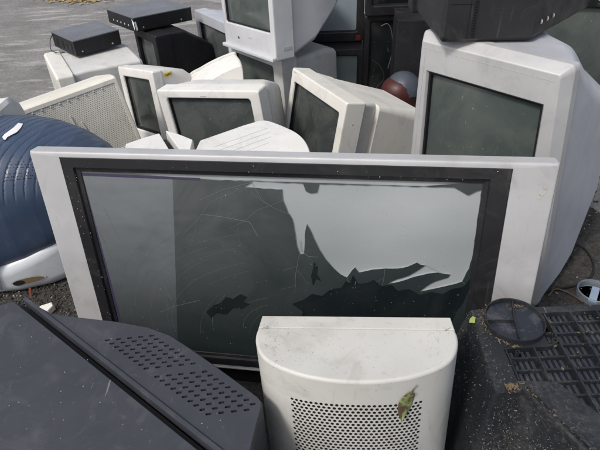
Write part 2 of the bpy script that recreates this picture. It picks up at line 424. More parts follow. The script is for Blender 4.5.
# pale translucent outer sheet on the left third, stronger towards the top
m, t_, b_, co_ = base('pale_sheet')
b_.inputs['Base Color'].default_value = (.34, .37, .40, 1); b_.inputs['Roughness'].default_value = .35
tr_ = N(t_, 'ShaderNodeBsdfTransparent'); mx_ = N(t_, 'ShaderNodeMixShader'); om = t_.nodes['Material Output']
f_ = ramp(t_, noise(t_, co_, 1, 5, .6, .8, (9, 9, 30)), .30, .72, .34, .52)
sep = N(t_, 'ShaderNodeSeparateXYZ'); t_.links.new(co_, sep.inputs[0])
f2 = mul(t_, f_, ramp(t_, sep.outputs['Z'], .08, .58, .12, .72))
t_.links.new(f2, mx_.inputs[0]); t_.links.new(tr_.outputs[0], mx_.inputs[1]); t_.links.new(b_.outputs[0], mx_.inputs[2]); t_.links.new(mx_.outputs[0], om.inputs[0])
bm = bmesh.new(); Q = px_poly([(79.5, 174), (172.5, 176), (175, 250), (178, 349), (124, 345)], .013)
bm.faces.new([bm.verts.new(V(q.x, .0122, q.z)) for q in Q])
link('pale_film', bm, m, scr)
# cracks
bm = bmesh.new()                                           # darker splinters lying on the plate
for pq in ([(292, 304), (303, 300), (312, 294), (322, 296), (331, 289), (341, 288), (346, 281), (350, 283), (353, 275), (358, 284), (367, 283), (374, 280), (381, 286), (392, 285), (398, 291), (409, 289), (420, 295), (431, 292),
            (443, 294), (452, 289), (463, 287), (470, 279), (468, 292), (463, 303), (456, 312), (452, 322), (300, 322), (303, 312)],
           [(206, 312), (214, 305), (221, 303), (226, 297), (233, 299), (240, 294), (247, 297), (243, 302), (250, 304), (242, 309), (233, 308), (226, 315), (217, 313), (211, 318)],
           [(314, 262), (318, 267), (317, 274), (321, 281), (316, 279), (313, 286), (311, 276), (313, 269)]):
    Q = px_poly(pq, .0115); vs = [bm.verts.new(V(q.x, .0117, q.z)) for q in Q]
    es = [bm.edges.new((vs[i], vs[(i+1) % len(vs)])) for i in range(len(vs))]; bmesh.ops.triangle_fill(bm, use_beauty=True, edges=es)
link('glass_splinter', bm, crt_glass('black_glass', (.007, .011, .013), .10, .05), scr, kind='stuff')
bm = bmesh.new()
for pts_q in ([(78.5, 172.5), (200, 178), (200, 180.5), (80, 175.5)], [(78.5, 172.5), (82, 173), (129, 350), (124, 349)]):
    Q = px_poly(pts_q, .0125); bm.faces.new([bm.verts.new(V(q.x, .0120, q.z)) for q in Q])
link('violet_film_edge', bm, flat('violet_film', (.05, .045, .085), .25), scr)
rng = random.Random(21); bm = bmesh.new()
def crack(pts, wd):
    for a, b in zip(pts, pts[1:]):
        d = Vector((b[0]-a[0], b[1]-a[1])); L = d.length
        if L < 1e-5: continue
        nx, nz = -d.y/L*wd/2, d.x/L*wd/2
        bm.faces.new([bm.verts.new(V(p[0]+s*nx, .0118, p[1]+s*nz)) for p, s in ((a, 1), (b, 1), (b, -1), (a, -1))])
def ins(x, z): return -.478 < x < .452 and .05 < z < .586
cx, cz = .03, .13
for k in range(15):
    r = .07+.022*k+rng.uniform(-.006, .006); a0 = R(rng.uniform(105, 140)); a1 = a0+R(rng.uniform(25, 75)); pts = []
    w_ = rng.uniform(0, 6)
    for i in range(22):
        a = a0+(a1-a0)*i/21; rr = r*(1+.035*math.sin(a*3+w_)); x, z = cx+rr*1.35*math.cos(a), cz+rr*math.sin(a)
        if ins(x, z): pts.append((x, z))
    crack(pts, rng.uniform(.0002, .00055))
def branch(x, z, d, L_, wd, lv):
    pts = [(x, z)]; n_ = max(4, int(L_/.012)); sp_ = []
    for i in range(n_):
        d += R(rng.uniform(-9, 9)); x += L_/n_*math.cos(d); z += L_/n_*math.sin(d)
        if not ins(x, z): break
        pts.append((x, z))
        if lv and rng.random() < .22: sp_.append((x, z, d+R(rng.choice((-1, 1))*rng.uniform(25, 60))))
    crack(pts, wd)
    for q in sp_: branch(*q, L_*.35, wd*.7, lv-1)
for px_, py_, a, L_ in ((283, 200, 200, .16), (300, 254, 250, .12), (347, 277, 275, .11), (425, 265, 330, .05), (243, 187, 215, .22), (462, 281, 300, .09), (385, 268, 260, .08)):
    q = onplane(TM, px_, py_, 1, .0118); branch(q.x, q.z, R(a), L_, .0006, 1)
def pxc(pts, wd): crack([(q.x, q.z) for q in px_poly(pts, .0128)], wd)
pxc([(104, 208), (112, 225), (120, 240), (134, 249), (148, 255), (160, 275), (172, 300)], .0009)
pxc([(78, 196), (90, 214), (104, 240), (112, 262)], .0006)
pxc([(160, 312), (175, 306), (200, 300)], .0009)
pxc([(200, 214), (225, 217), (250, 222), (258, 236)], .0012)
pxc([(200, 200), (222, 190), (252, 182)], .0009)
pxc([(252, 183), (262, 200), (274, 208), (290, 214)], .0007)
pxc([(300, 240), (301, 250), (308, 256), (318, 257)], .0009)
crk = flat('crack_edge', (.15, .17, .165), .3)
link('crack_lines', bm, crk, scr, kind='stuff')
rng = random.Random(5); bm = bmesh.new()                   # chips and grit lying on the bezel and glass
for k in range(78):
    if k < 34: x, z, y = -.50+rng.uniform(-.02, .012), rng.uniform(.1, .6), -.0005
    elif k < 50: x, z, y = rng.uniform(-.5, .5), .61+rng.uniform(-.012, .012), -.0005
    else: x, z, y = rng.uniform(-.45, .44), rng.uniform(.08, .57), .0115
    s = rng.uniform(.0004, .0015); a = rng.random()*6
    bm.faces.new([bm.verts.new(V(x+s*math.cos(a+d)*e, y-rng.random()*.001, z+s*math.sin(a+d)*e)) for d, e in ((0, 1.6), (1.5, .6), (3.1, 1.4), (4.6, .6))])
link('grit', bm, grit_m, T, kind='stuff')
bm = bmesh.new()                                           # smudge dot on the right of the frame
for dx, dz, s in ((0, 0, .008), (.006, .012, .006), (-.004, -.012, .005)):
    q = onplane(TM, 542, 192, 1, 0)
    bm.faces.new([bm.verts.new(V(q.x+dx+s*math.cos(a)*rng.uniform(.7, 1.1), -.0006, q.z+dz+s*1.2*math.sin(a))) for a in [i*.7 for i in range(9)]])
link('smudge', bm, plastic('smudge_stain', (.42, .41, .39), .6), T)

# ================================================================== CREAM MONITOR IN FRONT, VENTED BACK TO THE CAMERA
offwhite = plastic('yellowed_white_plastic', (.50, .495, .465), .5, .45, (.24, .22, .19), speck=.7, scratch=.5)
T = thing('monitor', 'cream monitor with D-shaped flat top and perforated rounded back, in front of the cracked screen', 'monitor',
          (.11, .666, 0), (-4.8, -1.8, -5.9))
CFM = mat_of(T)
Hc = .483
arc = [(-.1925, -.006), (-.194, -.020), (-.192, -.040), (-.184, -.064), (-.171, -.084), (-.152, -.100), (-.130, -.112), (-.098, -.125), (-.065, -.133), (-.035, -.1375), (0, -.139),
       (.035, -.1375), (.065, -.133), (.098, -.125), (.130, -.112), (.152, -.100), (.171, -.084), (.184, -.064), (.192, -.040), (.194, -.020), (.1925, -.006)]
arcv = smooth_path([V(x, y, 0) for x, y in arc], 4)
ln = [0]
for a, b in zip(arcv, arcv[1:]): ln.append(ln[-1]+(b-a).length)
def on_arc(s):
    s = max(0, min(ln[-1]-1e-6, s)); i = 0
    while ln[i+1] < s: i += 1
    k = (s-ln[i])/(ln[i+1]-ln[i]); p = arcv[i].lerp(arcv[i+1], k); d = (arcv[i+1]-arcv[i]).normalized()
    return p, V(d.y, -d.x, 0)
Lt = ln[-1]; S0 = Lt/2-.126; cell = .0097; NU = 26
ztop = .414; rowh = .0084; NV = 43
zb = ztop-NV*rowh
bm = bmesh.new()
def zo(s_): return .011*max(0, math.sin(math.pi*(s_-S0)/(NU*cell))) if S0 < s_ < S0+NU*cell else 0
def wall(sa, sb, n, za, zc, rise=False):
    for i in range(n):
        s0, s1 = sa+(sb-sa)*i/n, sa+(sb-sa)*(i+1)/n
        (p, _), (q, _) = on_arc(s0), on_arc(s1)
        bm.faces.new([bm.verts.new(V(p.x, p.y, za+(zo(s0) if rise else 0))), bm.verts.new(V(q.x, q.y, za+(zo(s1) if rise else 0))), bm.verts.new(V(q.x, q.y, zc)), bm.verts.new(V(p.x, p.y, zc))])
e = .006
wall(0, S0, 20, ztop, Hc-e); wall(S0, S0+NU*cell, 60, ztop, Hc-e, True); wall(S0+NU*cell, Lt, 20, ztop, Hc-e); wall(0, S0, 20, zb, ztop); wall(S0+NU*cell, Lt, 20, zb, ztop); wall(0, Lt, 84, 0, zb)
# rounded rim and top
prev = [V(p.x, p.y, Hc-e) for p in arcv]
for k in range(1, 5):
    a = math.pi/2*k/4; row = []
    for i in range(len(arcv)):
        p, n_ = on_arc(ln[i]); row.append(V(p.x, p.y, 0)-n_*e*(1-math.cos(a))+V(0, 0, Hc-e+e*math.sin(a)))
    for i in range(len(row)-1): bm.faces.new([bm.verts.new(q) for q in (prev[i], prev[i+1], row[i+1], row[i])])
    prev = row
bm.faces.new([bm.verts.new(q) for q in prev])
bmesh.ops.remove_doubles(bm, verts=bm.verts[:], dist=.00002)
housing = link('rear_housing', bm, [offwhite, hole], T, 40)
bm = bmesh.new()
def fw(u, v):
    p, n_ = on_arc(S0+u); return V(p.x, p.y, zb+v+zo(S0+u)*v/(NV*rowh)), n_
perf(bm, fw, NU, NV, cell, rowh, .0034, .0032, .006)
bmesh.ops.remove_doubles(bm, verts=bm.verts[:], dist=.00002)
link('perforated_vent', bm, [offwhite, hole], housing, 40)
bm = bmesh.new()
prism(bm, [(-.190, .033), (-.1925, -.0045), (.1925, -.0045), (.190, .033)], 0, Hc, .005)
link('front_frame', bm, offwhite, T)
rng = random.Random(77); bm = bmesh.new()                  # dark scuffs and specks on the top
def scuff(x, y, L_, a, wd, z=Hc+.0003):
    d = V(math.cos(a), math.sin(a), 0)*L_/2; nn = V(-math.sin(a), math.cos(a), 0)*wd/2; c_ = V(x, y, z)
    bm.faces.new([bm.verts.new(p) for p in (c_-d, c_-nn*1.0, c_+d, c_+nn*.7)])
for k in range(34): scuff(-.150+rng.gauss(0, .012), -.035+rng.gauss(0, .018), rng.uniform(.002, .011), rng.gauss(-1.0, .5), rng.uniform(.0003, .0009))
for k in range(26): scuff(-.10+rng.gauss(0, .04), -.085+rng.gauss(0, .010), rng.uniform(.001, .006), rng.gauss(.2, .6), rng.uniform(.0002, .0006))
for k in range(22): scuff(.15+rng.gauss(0, .02), -.03+rng.gauss(0, .025), rng.uniform(.002, .012), rng.gauss(.9, .5), rng.uniform(.0002, .0006))
for k in range(60): scuff(rng.uniform(-.17, .17), rng.uniform(-.11, .025), rng.uniform(.0008, .003), rng.random()*3, rng.uniform(.0004, .0012))
for x in (-.178, .176):
    for k in range(12): scuff(x+rng.gauss(0, .004), -.0035+rng.gauss(0, .0025), rng.uniform(.002, .007), rng.gauss(0, .3), .0009)
link('scuff_marks', bm, flat('scuff', (.13, .12, .10), .8), T, kind='stuff')
# leaf resting on the rim
L = bmesh.new()
pts = []
for i in range(11):
    k = i/10; wd = .0125*math.sin(math.pi*min(1, k*.94+.06))**.75; z = .030-.058*k
    cu_ = .006*(k-.5)**2*4
    pts.append([V(-wd, -cu_+.002, z), V(-wd*.5, -cu_-.0005, z-.001), V(0, -cu_+.0012, z-.002), V(wd*.5, -cu_-.0005, z-.001), V(wd, -cu_+.002, z)])
for a, b in zip(pts, pts[1:]):
    for i in range(4): L.faces.new([L.verts.new(q) for q in (a[i], a[i+1], b[i+1], b[i])])
tube(L, [V(0, .0, .022), V(.001, -.003, .036), V(.003, -.004, .042)], .0007, 6)
bmesh.ops.remove_doubles(L, verts=L.verts[:], dist=.00002)
m, t_, b_, co_ = base('leaf_surface')
c_ = mix(t_, ramp(t_, noise(t_, co_, 70, 4, .6, .5), .42, .58), (.19, .25, .085), (.085, .055, .035))
c_ = mix(t_, ramp(t_, noise(t_, co_, 38, 2, .5), .54, .60), c_, (.07, .045, .03))
t_.links.new(c_, b_.inputs['Base Color']); b_.inputs['Roughness'].default_value = .55
lf = link('leaf', L, m, None, 60, CFM @ Matrix.Translation(V(.090, -.1315, .418)) @ Matrix.Rotation(R(20), 4, 'Z') @ Matrix.Rotation(R(20), 4, 'Y') @ Matrix.Rotation(R(-6), 4, 'X') @ Matrix.Scale(1.15, 4), wn=False)
lf['label'] = 'small half-brown green leaf stuck to the curved front of the cream monitor'; lf['category'] = 'leaf'

# ================================================================== CHARCOAL TELEVISION, LOWER LEFT
T = thing('television', 'charcoal television at the lower left, its top slotted and crossed by a long groove', 'television', (-.40, .62, 0))
TMi = mat_of(T).inverted()
def W2(pts, z=.42): return [(TMi @ V(p[0], p[1], z)).to_2d() for p in pts]
ga = V(.776, -.631, 0); gb = V(-.631, -.776, 0)
g0 = V(-.672, .892, 0)
front = [g0, g0+ga*.80, g0+ga*.80+gb*.34, g0+V(-.30, -.11, 0)]
bm = bmesh.new(); prism(bm, W2(front), 0, .42, .005); link('front_cabinet', bm, charcoal, T)
hous = [(-.652, .900), (-.600, .868), (-.563, .846), (-.512, .837), (-.450, .818), (-.385, .794), (-.300, .755), (-.215, .702), (-.155, .655), (-.112, .613), (-.095, .580), (-.100, .53), (-.12, .47), (-.10, .36), (-.035, .365)]
hous = [(-.652, .900), (-.600, .868), (-.563, .846), (-.512, .837), (-.450, .818), (-.385, .794), (-.300, .755), (-.215, .702), (-.155, .655), (-.115, .613), (-.100, .580), (-.104, .53), (-.100, .47), (-.035, .42), (-.035, .398)]
hous = [(-.652, .900)] + [tuple(atz(a, b, .42).to_2d()) for a, b in ((53, 313), (80, 316), (115, 320), (148, 326), (170, 334), (186, 344), (212, 362), (235, 378.5), (257, 395), (262, 401), (262, 407), (257, 425), (251, 450))] + [(-.10, .46), (-.035, .42), (-.035, .398)]
hp = W2(hous)
bm = bmesh.new()                                           # raised lip beside the groove
lip = [V(-.650, .899, 0), V(-.036, .400, 0)]
nrm = V(.631, .776, 0)*.004
prism(bm, W2([lip[0]-nrm*1.2, lip[1]-nrm*1.2, lip[1]+nrm, lip[0]+nrm]), .40, .4235, .0015); link('groove_lip', bm, charcoal, T)
bm = bmesh.new()
prism(bm, W2([g0+V(.0, .0, 0), g0+ga*.80, g0+ga*.80-gb*.012, g0-gb*.0145]), .03, .398, .001); link('seam_strip', bm, black, T)
def inside(p, poly):
    c = False; n = len(poly)
    for i in range(n):
        a, b = poly[i], poly[i-1]
        if (a[1] > p[1]) != (b[1] > p[1]) and p[0] < (b[0]-a[0])*(p[1]-a[1])/(b[1]-a[1])+a[0]: c = not c
    return c
e1, e2 = Vector((.0232, .0018)), Vector((.0124, -.0099)); o1 = Vector((-.419, .760))
poly2 = [Vector(p) for p in hous]
bm = bmesh.new()
def insp(poly, e):
    n = len(poly); out = []
    for i in range(n):
        p, q, t_ = Vector(poly[i-1]), Vector(poly[i]), Vector(poly[(i+1) % n]); a = (q-p).normalized(); b = (t_-q).normalized()
        h = (Vector((-a.y, a.x))+Vector((-b.y, b.x))); h = h/max(h.length_squared, .5)*2*sgn; out.append(q+h*e*.5*1.0)
    return out
ar = sum(hp[i][0]*hp[(i+1) % len(hp)][1]-hp[(i+1) % len(hp)][0]*hp[i][1] for i in range(len(hp))); sgn = 1 if ar > 0 else -1
loft(bm, [[V(p.x, p.y, z) for p in insp(hp, e)] for z, e in ((.02, 0), (.411, 0), (.4155, .0018))], True, False)
topv = [bm.verts.new(V(p.x, p.y, .418)) for p in insp(hp, .006)]
base_ = [v for v in bm.verts if abs(v.co.z-.4155) < 1e-5]
for i in range(len(topv)):
    j = (i+1) % len(topv); bm.faces.new((base_[i], base_[j], topv[j], topv[i]))
es = [bm.edges.new((topv[i], topv[(i+1) % len(topv)])) if not bm.edges.get((topv[i], topv[(i+1) % len(topv)])) else bm.edges.get((topv[i], topv[(i+1) % len(topv)])) for i in range(len(topv))]
lim = insp(hp, .010)
for j in range(19):
    for i in range(5):
        p = o1+e1*i+e2*j+(Vector((.0135, -.0115)) if j > 8 else Vector((0, 0)))
        lp = p - Vector((-.40, .62)); d = e1.normalized(); nn = Vector((-d.y, d.x)); a_, b2 = .0054, .0024
        rg0 = [lp+d*a_*sx+nn*b2*sy for sx, sy in ((-1, -.4), (-.8, -1), (.8, -1), (1, -.4), (1, .4), (.8, 1), (-.8, 1), (-1, .4))]
        if not all(inside(r_, lim) for r_ in rg0): continue
        v1 = [bm.verts.new(V(r_.x, r_.y, .418)) for r_ in rg0]; v2 = [bm.verts.new(V(r_.x, r_.y, .408)) for r_ in rg0]
        es += [bm.edges.new((v1[k], v1[(k+1) % 8])) for k in range(8)]
        for k in range(8): bm.faces.new((v1[k], v1[(k+1) % 8], v2[(k+1) % 8], v2[k]))
        bm.faces.new(v2).material_index = 1
bmesh.ops.triangle_fill(bm, use_beauty=True, edges=es)
hobj = link('rear_housing', bm, [charcoal, hole], T, 32)
rng = random.Random(14); bm = bmesh.new()
for k in range(55):
    p = atz(rng.uniform(5, 230), rng.uniform(305, 448), .4212) - V(-.40, .62, 0); s = rng.uniform(.0003, .0011); a = rng.random()*6
    wpt = (p.x-.40, p.y+.62)
    if not (inside(wpt, poly2) or inside(wpt, [(q.x, q.y) for q in front])): continue
    bm.faces.new([bm.verts.new(p+V(s*math.cos(a+d)*q, s*math.sin(a+d)*q, .0002)) for d, q in ((0, 1.8), (1.5, .7), (3.1, 1.3), (4.6, .8))])
link('grit', bm, grit_m, T, kind='stuff')

# ================================================================== BLACK TELEVISION, LOWER RIGHT, BACK UP
T = thing('television', 'dusty black television at the lower right with ribbed grille and round ring facing up', 'television', (.62, .62, 0))
def LB(pts): return [(x-.62, y-.62) for x, y in pts]
top = [(.362, .802), (.352, .700), (.347, .590), (.352, .586), (.400, .588), (.450, .478), (.486, .40), (.98, .40), (.98, .802)]
bot = [(.318, .860), (.315, .720), (.312, .575), (.318, .560), (.385, .545), (.440, .430), (.465, .35), (1.03, .35), (1.03, .85)]
bm = bmesh.new()
def pr(poly, z): return [V(x, y, z) for x, y in LB(poly)]
mid = [((a[0]*.55+b[0]*.45), (a[1]*.55+b[1]*.45)) for a, b in zip(top, bot)]
c0 = Vector((.66, .60))
def ins_(poly, e): return [tuple(Vector(p)+(c0-Vector(p)).normalized()*e) for p in poly]
inner = [(.395, .795), (.392, .610), (.408, .596), (.462, .482), (.497, .405), (.97, .405), (.97, .795)]
loft(bm, [pr(bot, 0), pr(bot, .02), pr(mid, .25), pr(top, .412), pr(ins_(top, .004), .4195), pr(ins_(top, .012), .420)], True, False)
# top margin with the sunken grille well
outer = [bm.verts.new(p) for p in pr(ins_(top, .012), .420)]
well = [(.492, .782), (.492, .690), (.398, .688), (.398, .612), (.470, .606), (.535, .50), (.60, .41), (.955, .41), (.955, .782)]
wv = [bm.verts.new(p) for p in pr(well, .420)]; wd_ = [bm.verts.new(p) for p in pr(well, .404)]
es = []
for ring in (outer, wv):
    for i in range(len(ring)): es.append(bm.edges.new((ring[i], ring[(i+1) % len(ring)])))
bmesh.ops.triangle_fill(bm, use_beauty=True, edges=es)
for i in range(len(wv)): bm.faces.new((wv[i], wv[(i+1) % len(wv)], wd_[(i+1) % len(wd_)], wd_[i]))
bd = link('rear_housing', bm, dusty_black, T, 30)
wp = LB(well)
def clip_rows(ax, c, lo, hi, step=.004):                    # runs of a line that stay inside the well
    runs, st, k = [], None, lo
    while k <= hi:
        p = (k, c) if ax == 0 else (c, k); i_ = inside(p, wp)
        if i_ and st is None: st = k
        if not i_ and st is not None: runs.append((st, k)); st = None
        k += step
    if st is not None: runs.append((st, hi))
    return runs
bm = bmesh.new()
ys = [.727+.0297*k for k in range(-12, 3)]
for y in ys:
    for a, b in clip_rows(0, y-.62, -.24, .34): box(bm, a-.001, b, y-.62-.0022, y-.62+.0022, .404, .4165, .001)
xs = [.515+.057*k for k in range(-3, 9)]
for x in xs:
    for a, b in clip_rows(1, x-.62, -.21, .17): box(bm, x-.62-.0018, x-.62+.0018, a-.001, b, .404, .4225, .001)
link('grille_ribs', bm, dusty_black, bd)
bm = bmesh.new()                                           # slats with gaps below the ribs
k = -.24
while k < .34:
    for a, b in clip_rows(1, k, -.21, .17): box(bm, k-.0033, k+.0033, a, b, .392, .4075, .001)
    k += .0114
link('grille_slats', bm, plastic('slat_plastic', (.030, .034, .045), .4, .4, (.15, .15, .15), speck=.8), bd)
bm = bmesh.new()
for i, z in ((0, .370),): bm.faces.new([bm.verts.new(V(x, y, z)) for x, y in wp])
link('grille_hollow', bm, hole, bd)
# ring
rc = V(.4425-.62, .757-.62, 0); rr0 = .060
bm = bmesh.new(); n = 40
prof = [(rr0-.0015, .385), (rr0-.0015, .432), (rr0-.0007, .4335), (rr0+.0012, .4335), (rr0+.0018, .432), (rr0+.0018, .405), (rr0+.0018, .385)]
rings = [[rc+V(r*math.cos(2*math.pi*k/n), r*math.sin(2*math.pi*k/n), z) for k in range(n)] for r, z in prof]
loft(bm, rings)
rg = link('ring', bm, dusty_black, T, 40)
bm = bmesh.new()
loft(bm, [[rc+V(r*math.cos(2*math.pi*k/n), r*math.sin(2*math.pi*k/n), z) for k in range(n)] for r, z in ((rr0-.002, .4225), (rr0-.012, .4212), (.001, .4212))], False, True)
bm2 = None
link('ring_floor', bm, plastic('bluish_black_plastic', (.018, .022, .032), .35, .5, (.2, .2, .22), speck=.8), rg)
bm = bmesh.new()
for a in (75, 178, 262):
    d = V(math.cos(R(a)), math.sin(R(a)), 0); nn = V(-d.y, d.x, 0)
    q = [rc-nn*.0012, rc+nn*.0012, rc+nn*.0012+d*(rr0-.003), rc-nn*.0012+d*(rr0-.003)]
    loft(bm, [[V(p.x, p.y, z) for p in q] for z in (.421, .431)], True, True)
link('ring_rib', bm, dusty_black, rg)
for cx_, cy_, r_ in ((.505-.62, .700-.62, .0062), (.402-.62, .650-.62, .004), (.42-.62, .675-.62, .0045)):
    bm = bmesh.new()
    loft(bm, [[V(cx_+rr*math.cos(2*math.pi*k/14), cy_+rr*math.sin(2*math.pi*k/14), z) for k in range(14)] for rr, z in ((r_, .415), (r_, .4265), (r_*.6, .4265), (r_*.6, .418))])
    link('screw_boss', bm, dusty_black, bd)
bm = bmesh.new()                                           # corner ridge and tape-like seam
pp = [V(.398-.62, .590-.62, .4215), V(.450-.62, .479-.62, .4215), V(.49-.62, .395-.62, .4215)]
for a, b in zip(pp, pp[1:]):
    d = (b-a).normalized(); nn = V(-d.y, d.x, 0)
    for o_, w_, h_ in ((0, .003, .006), (.013, .0022, .005)):
        q = [a+nn*(o_-w_), a+nn*(o_+w_), b+nn*(o_+w_), b+nn*(o_-w_)]
        loft(bm, [[V(p.x, p.y, z) for p in q] for z in (.415, .4205+h_)], True, True)
link('corner_ridge', bm, dusty_black, bd)
# crumbs: dried leaf bits and grit on the housing
def crumbs(name, pts, m, seed, s0, s1):
    rng = random.Random(seed); bm = bmesh.new()
    for p in pts(rng):
        s = s0+(s1-s0)*rng.random()**3; q = Matrix.Rotation(rng.random()*6, 3, 'Z') @ Matrix.Rotation(rng.uniform(-.9, .9), 3, 'X')
        v = [bm.verts.new(p+q @ V(*[c_*rng.uniform(.35, 1.5) for c_ in d])*s+V(0, 0, s*.3)) for d in ((1.5, 0, .1), (0, .6, 0), (-1.4, .1, .15), (0, -.6, -.1), (0, 0, .45))]
        for a, b, c in ((0, 1, 4), (1, 2, 4), (2, 3, 4), (3, 0, 4), (0, 3, 2), (0, 2, 1)): bm.faces.new((v[a], v[b], v[c]))
    return link(name, bm, m, kind='stuff', sharp=10)
def wall_pt(rng, seg, t):                                   # a point on a wall of the black set
    i = seg; j = i+1; h = rng.random()
    A = Vector(top[i]).lerp(Vector(top[j]), h); B = Vector(mid[i]).lerp(Vector(mid[j]), h)
    p = A.lerp(B, t); return V(p.x, p.y, .412-(.412-.25)*t)
def gen1(rng):
    for k in range(1300):
        seg = rng.choice((0, 1, 3, 3, 4, 4, 4)); p = wall_pt(rng, seg, rng.random()**.8)
        yield p + V(-.001, -.001, 0)
    for k in range(260): yield V(rng.gauss(.375, .012), rng.uniform(.60, .79), .421)
def gen2(rng):
    for k in range(150): yield V(.372+abs(rng.gauss(0, .018)), .597+rng.gauss(0, .006), .422)
    for k in range(120):
        a = rng.uniform(2.2, 4.6); yield V(.4425+math.cos(a)*(rr0+.006)+rng.gauss(0, .003), .757+math.sin(a)*(rr0+.006)+rng.gauss(0, .003), .4215)
    for k in range(120):
        h = rng.random(); p = Vector((.407, .592)).lerp(Vector((.47, .47)), h); yield V(p.x+rng.gauss(0, .003), p.y+rng.gauss(0, .003), .4225)
    for k in range(150):
        y = rng.choice(ys[6:]); yield V(rng.uniform(.49, .66), y+rng.gauss(0, .003), .417)
    for k in range(60): yield V(.46+rng.gauss(0, .012), .80+rng.gauss(0, .006), .4225)
crumbs('pale_crumbs', gen1, flat('crumb', (.17, .16, .14), .9), 31, .0002, .0018)
crumbs('leaf_crumbs', gen2, flat('brown_crumb', (.13, .095, .06), .9), 32, .0005, .0042)
bm = bmesh.new()
q0 = onplane(mat_of(T), 473, 320, 2, .42) 
bm.faces.new([bm.verts.new(V(*p)) for p in ((-.005, .002, .004), (.003, -.008, .001), (.007, .003, .006), (.002, .007, .005))])
bm.faces.new([bm.verts.new(V(*p)) for p in ((-.005, .002, .004), (-.007, -.003, -.003), (.003, -.008, .001))])
lf2 = link('leaf', bm, flat('fresh_leaf', (.24, .30, .08), .5), None, 60, Matrix.Translation(V(.358, .768, .421)))
lf2['label'] = 'tiny yellow-green leaf scrap on the corner of the dusty black television'; lf2['category'] = 'leaf'

# ================================================================== BIG SILVER TELEVISION, RIGHT
T = thing('television', 'big silver television at the right with grey-green screen and a black set on top', 'television', (.68, 1.25, 0), (0, 0, -50))
BM = mat_of(T)
Hb = .785
def quad_ring(y, a, n=4):                                   # a: (xl_top, xr_top, xl_bot, xr_bot, z0, z1, r)
    xl, xr, bl, br, z0, z1, r = a; out = []
    for x, z in rrect(0, 1, 0, 1, .5, 5): pass
    for x, z in rrect(-.5, .5, 0, z1-z0, r, 5):
        k = z/(z1-z0); L_ = bl+(xl-bl)*k; R_ = br+(xr-br)*k
        out.append(V(L_+(R_-L_)*(x+.5), y, z0+z))
    return out
def A_(i, z0, z1, r, e=0): return (-.465+i, .005-i, -.465+i, .090-i, z0+e, z1-e, r)
bm = bmesh.new()
opn = (-.415, -.040, -.400, .0, .16, .675)
def oring(y, e, r=.006):
    return quad_ring(y, (opn[0]+e, opn[1]-e, opn[2]+e, opn[3]-e, opn[4]+e, opn[5]-e, r))
loft(bm, [quad_ring(.062, A_(.004, .004, Hb-.004, .02)), quad_ring(.058, A_(0, 0, Hb, .02)), quad_ring(.034, A_(0, 0, Hb, .02)), quad_ring(.030, A_(.001, .001, Hb-.001, .02)),
          quad_ring(.003, A_(.018, .018, Hb-.020, .012)), quad_ring(0, A_(.022, .022, Hb-.026, .01)),
          oring(0, -.004), oring(.004, 0), oring(.010, .002)])
link('front_frame', bm, silver, T)
bm = bmesh.new(); loft(bm, [oring(.0085, .0018), oring(.0095, .008), oring(.023, .010)]); link('screen_surround', bm, black, T)
bm = bmesh.new(); n = 12
g = []
for j in range(n+1):
    v = j/n; row = []
    for i in range(n+1):
        u_ = i/n; L_ = opn[2]+(opn[0]-opn[2])*v; R_ = opn[3]+(opn[1]-opn[3])*v
        row.append(bm.verts.new(V(L_+(R_-L_)*u_, .021-.006*(1-(2*u_-1)**2)*(1-(2*v-1)**2), opn[4]+(opn[5]-opn[4])*v)))
    g.append(row)
for j in range(n):
    for i in range(n): bm.faces.new((g[j][i], g[j][i+1], g[j+1][i+1], g[j+1][i]))
link('screen', bm, g_green, T, 80)
def rpoly(y, pts, rad=.03, n=6):
    out = []; m_ = len(pts)
    for i in range(m_):
        p, q, t_ = Vector(pts[i-1]), Vector(pts[i]), Vector(pts[(i+1) % m_])
        r_ = min(rad, (p-q).length*.45, (t_-q).length*.45); a = q+(p-q).normalized()*r_; b = q+(t_-q).normalized()*r_
        for k in range(n+1):
            u_ = k/n; c_ = a*(1-u_)**2+q*2*u_*(1-u_)+b*u_**2; out.append(V(c_.x, y, c_.y))
    return out
def HR(y, xl, xb, z0, xs, zs, xt, z1, rad): return rpoly(y, [(xl, z0), (xb, z0), (xs, zs), (xt, z1), (xl, z1)], rad)
bm = bmesh.new()
loft(bm, [HR(.061, -.462, .086, .003, .005, Hb-.022, -.012, Hb-.003, .01), HR(.10, -.460, .083, .005, .006, Hb-.050, -.032, Hb-.004, .02),
          HR(.20, -.452, .078, .018, .012, Hb-.12, -.088, Hb-.006, .03), HR(.28, -.44, .070, .05, .012, Hb-.16, -.20, Hb-.010, .035),
          HR(.40, -.40, .045, .25, .0, Hb-.20, -.28, Hb-.03, .04), HR(.50, -.34, .0, .36, -.03, Hb-.26, -.28, Hb-.10, .04)], True, True)
link('rear_housing', bm, silver_blue, T, 50)
bm = bmesh.new()                                           # frame groove lines
for x in (-.43,): slab(bm, x-.0006, x+.0006, .03, Hb-.045, -.0006, .002, .0002)
slab(bm, -.44, -.022, Hb-.042, Hb-.0412, -.0006, .002, .0002)
link('trim_line', bm, dullgrey, T)

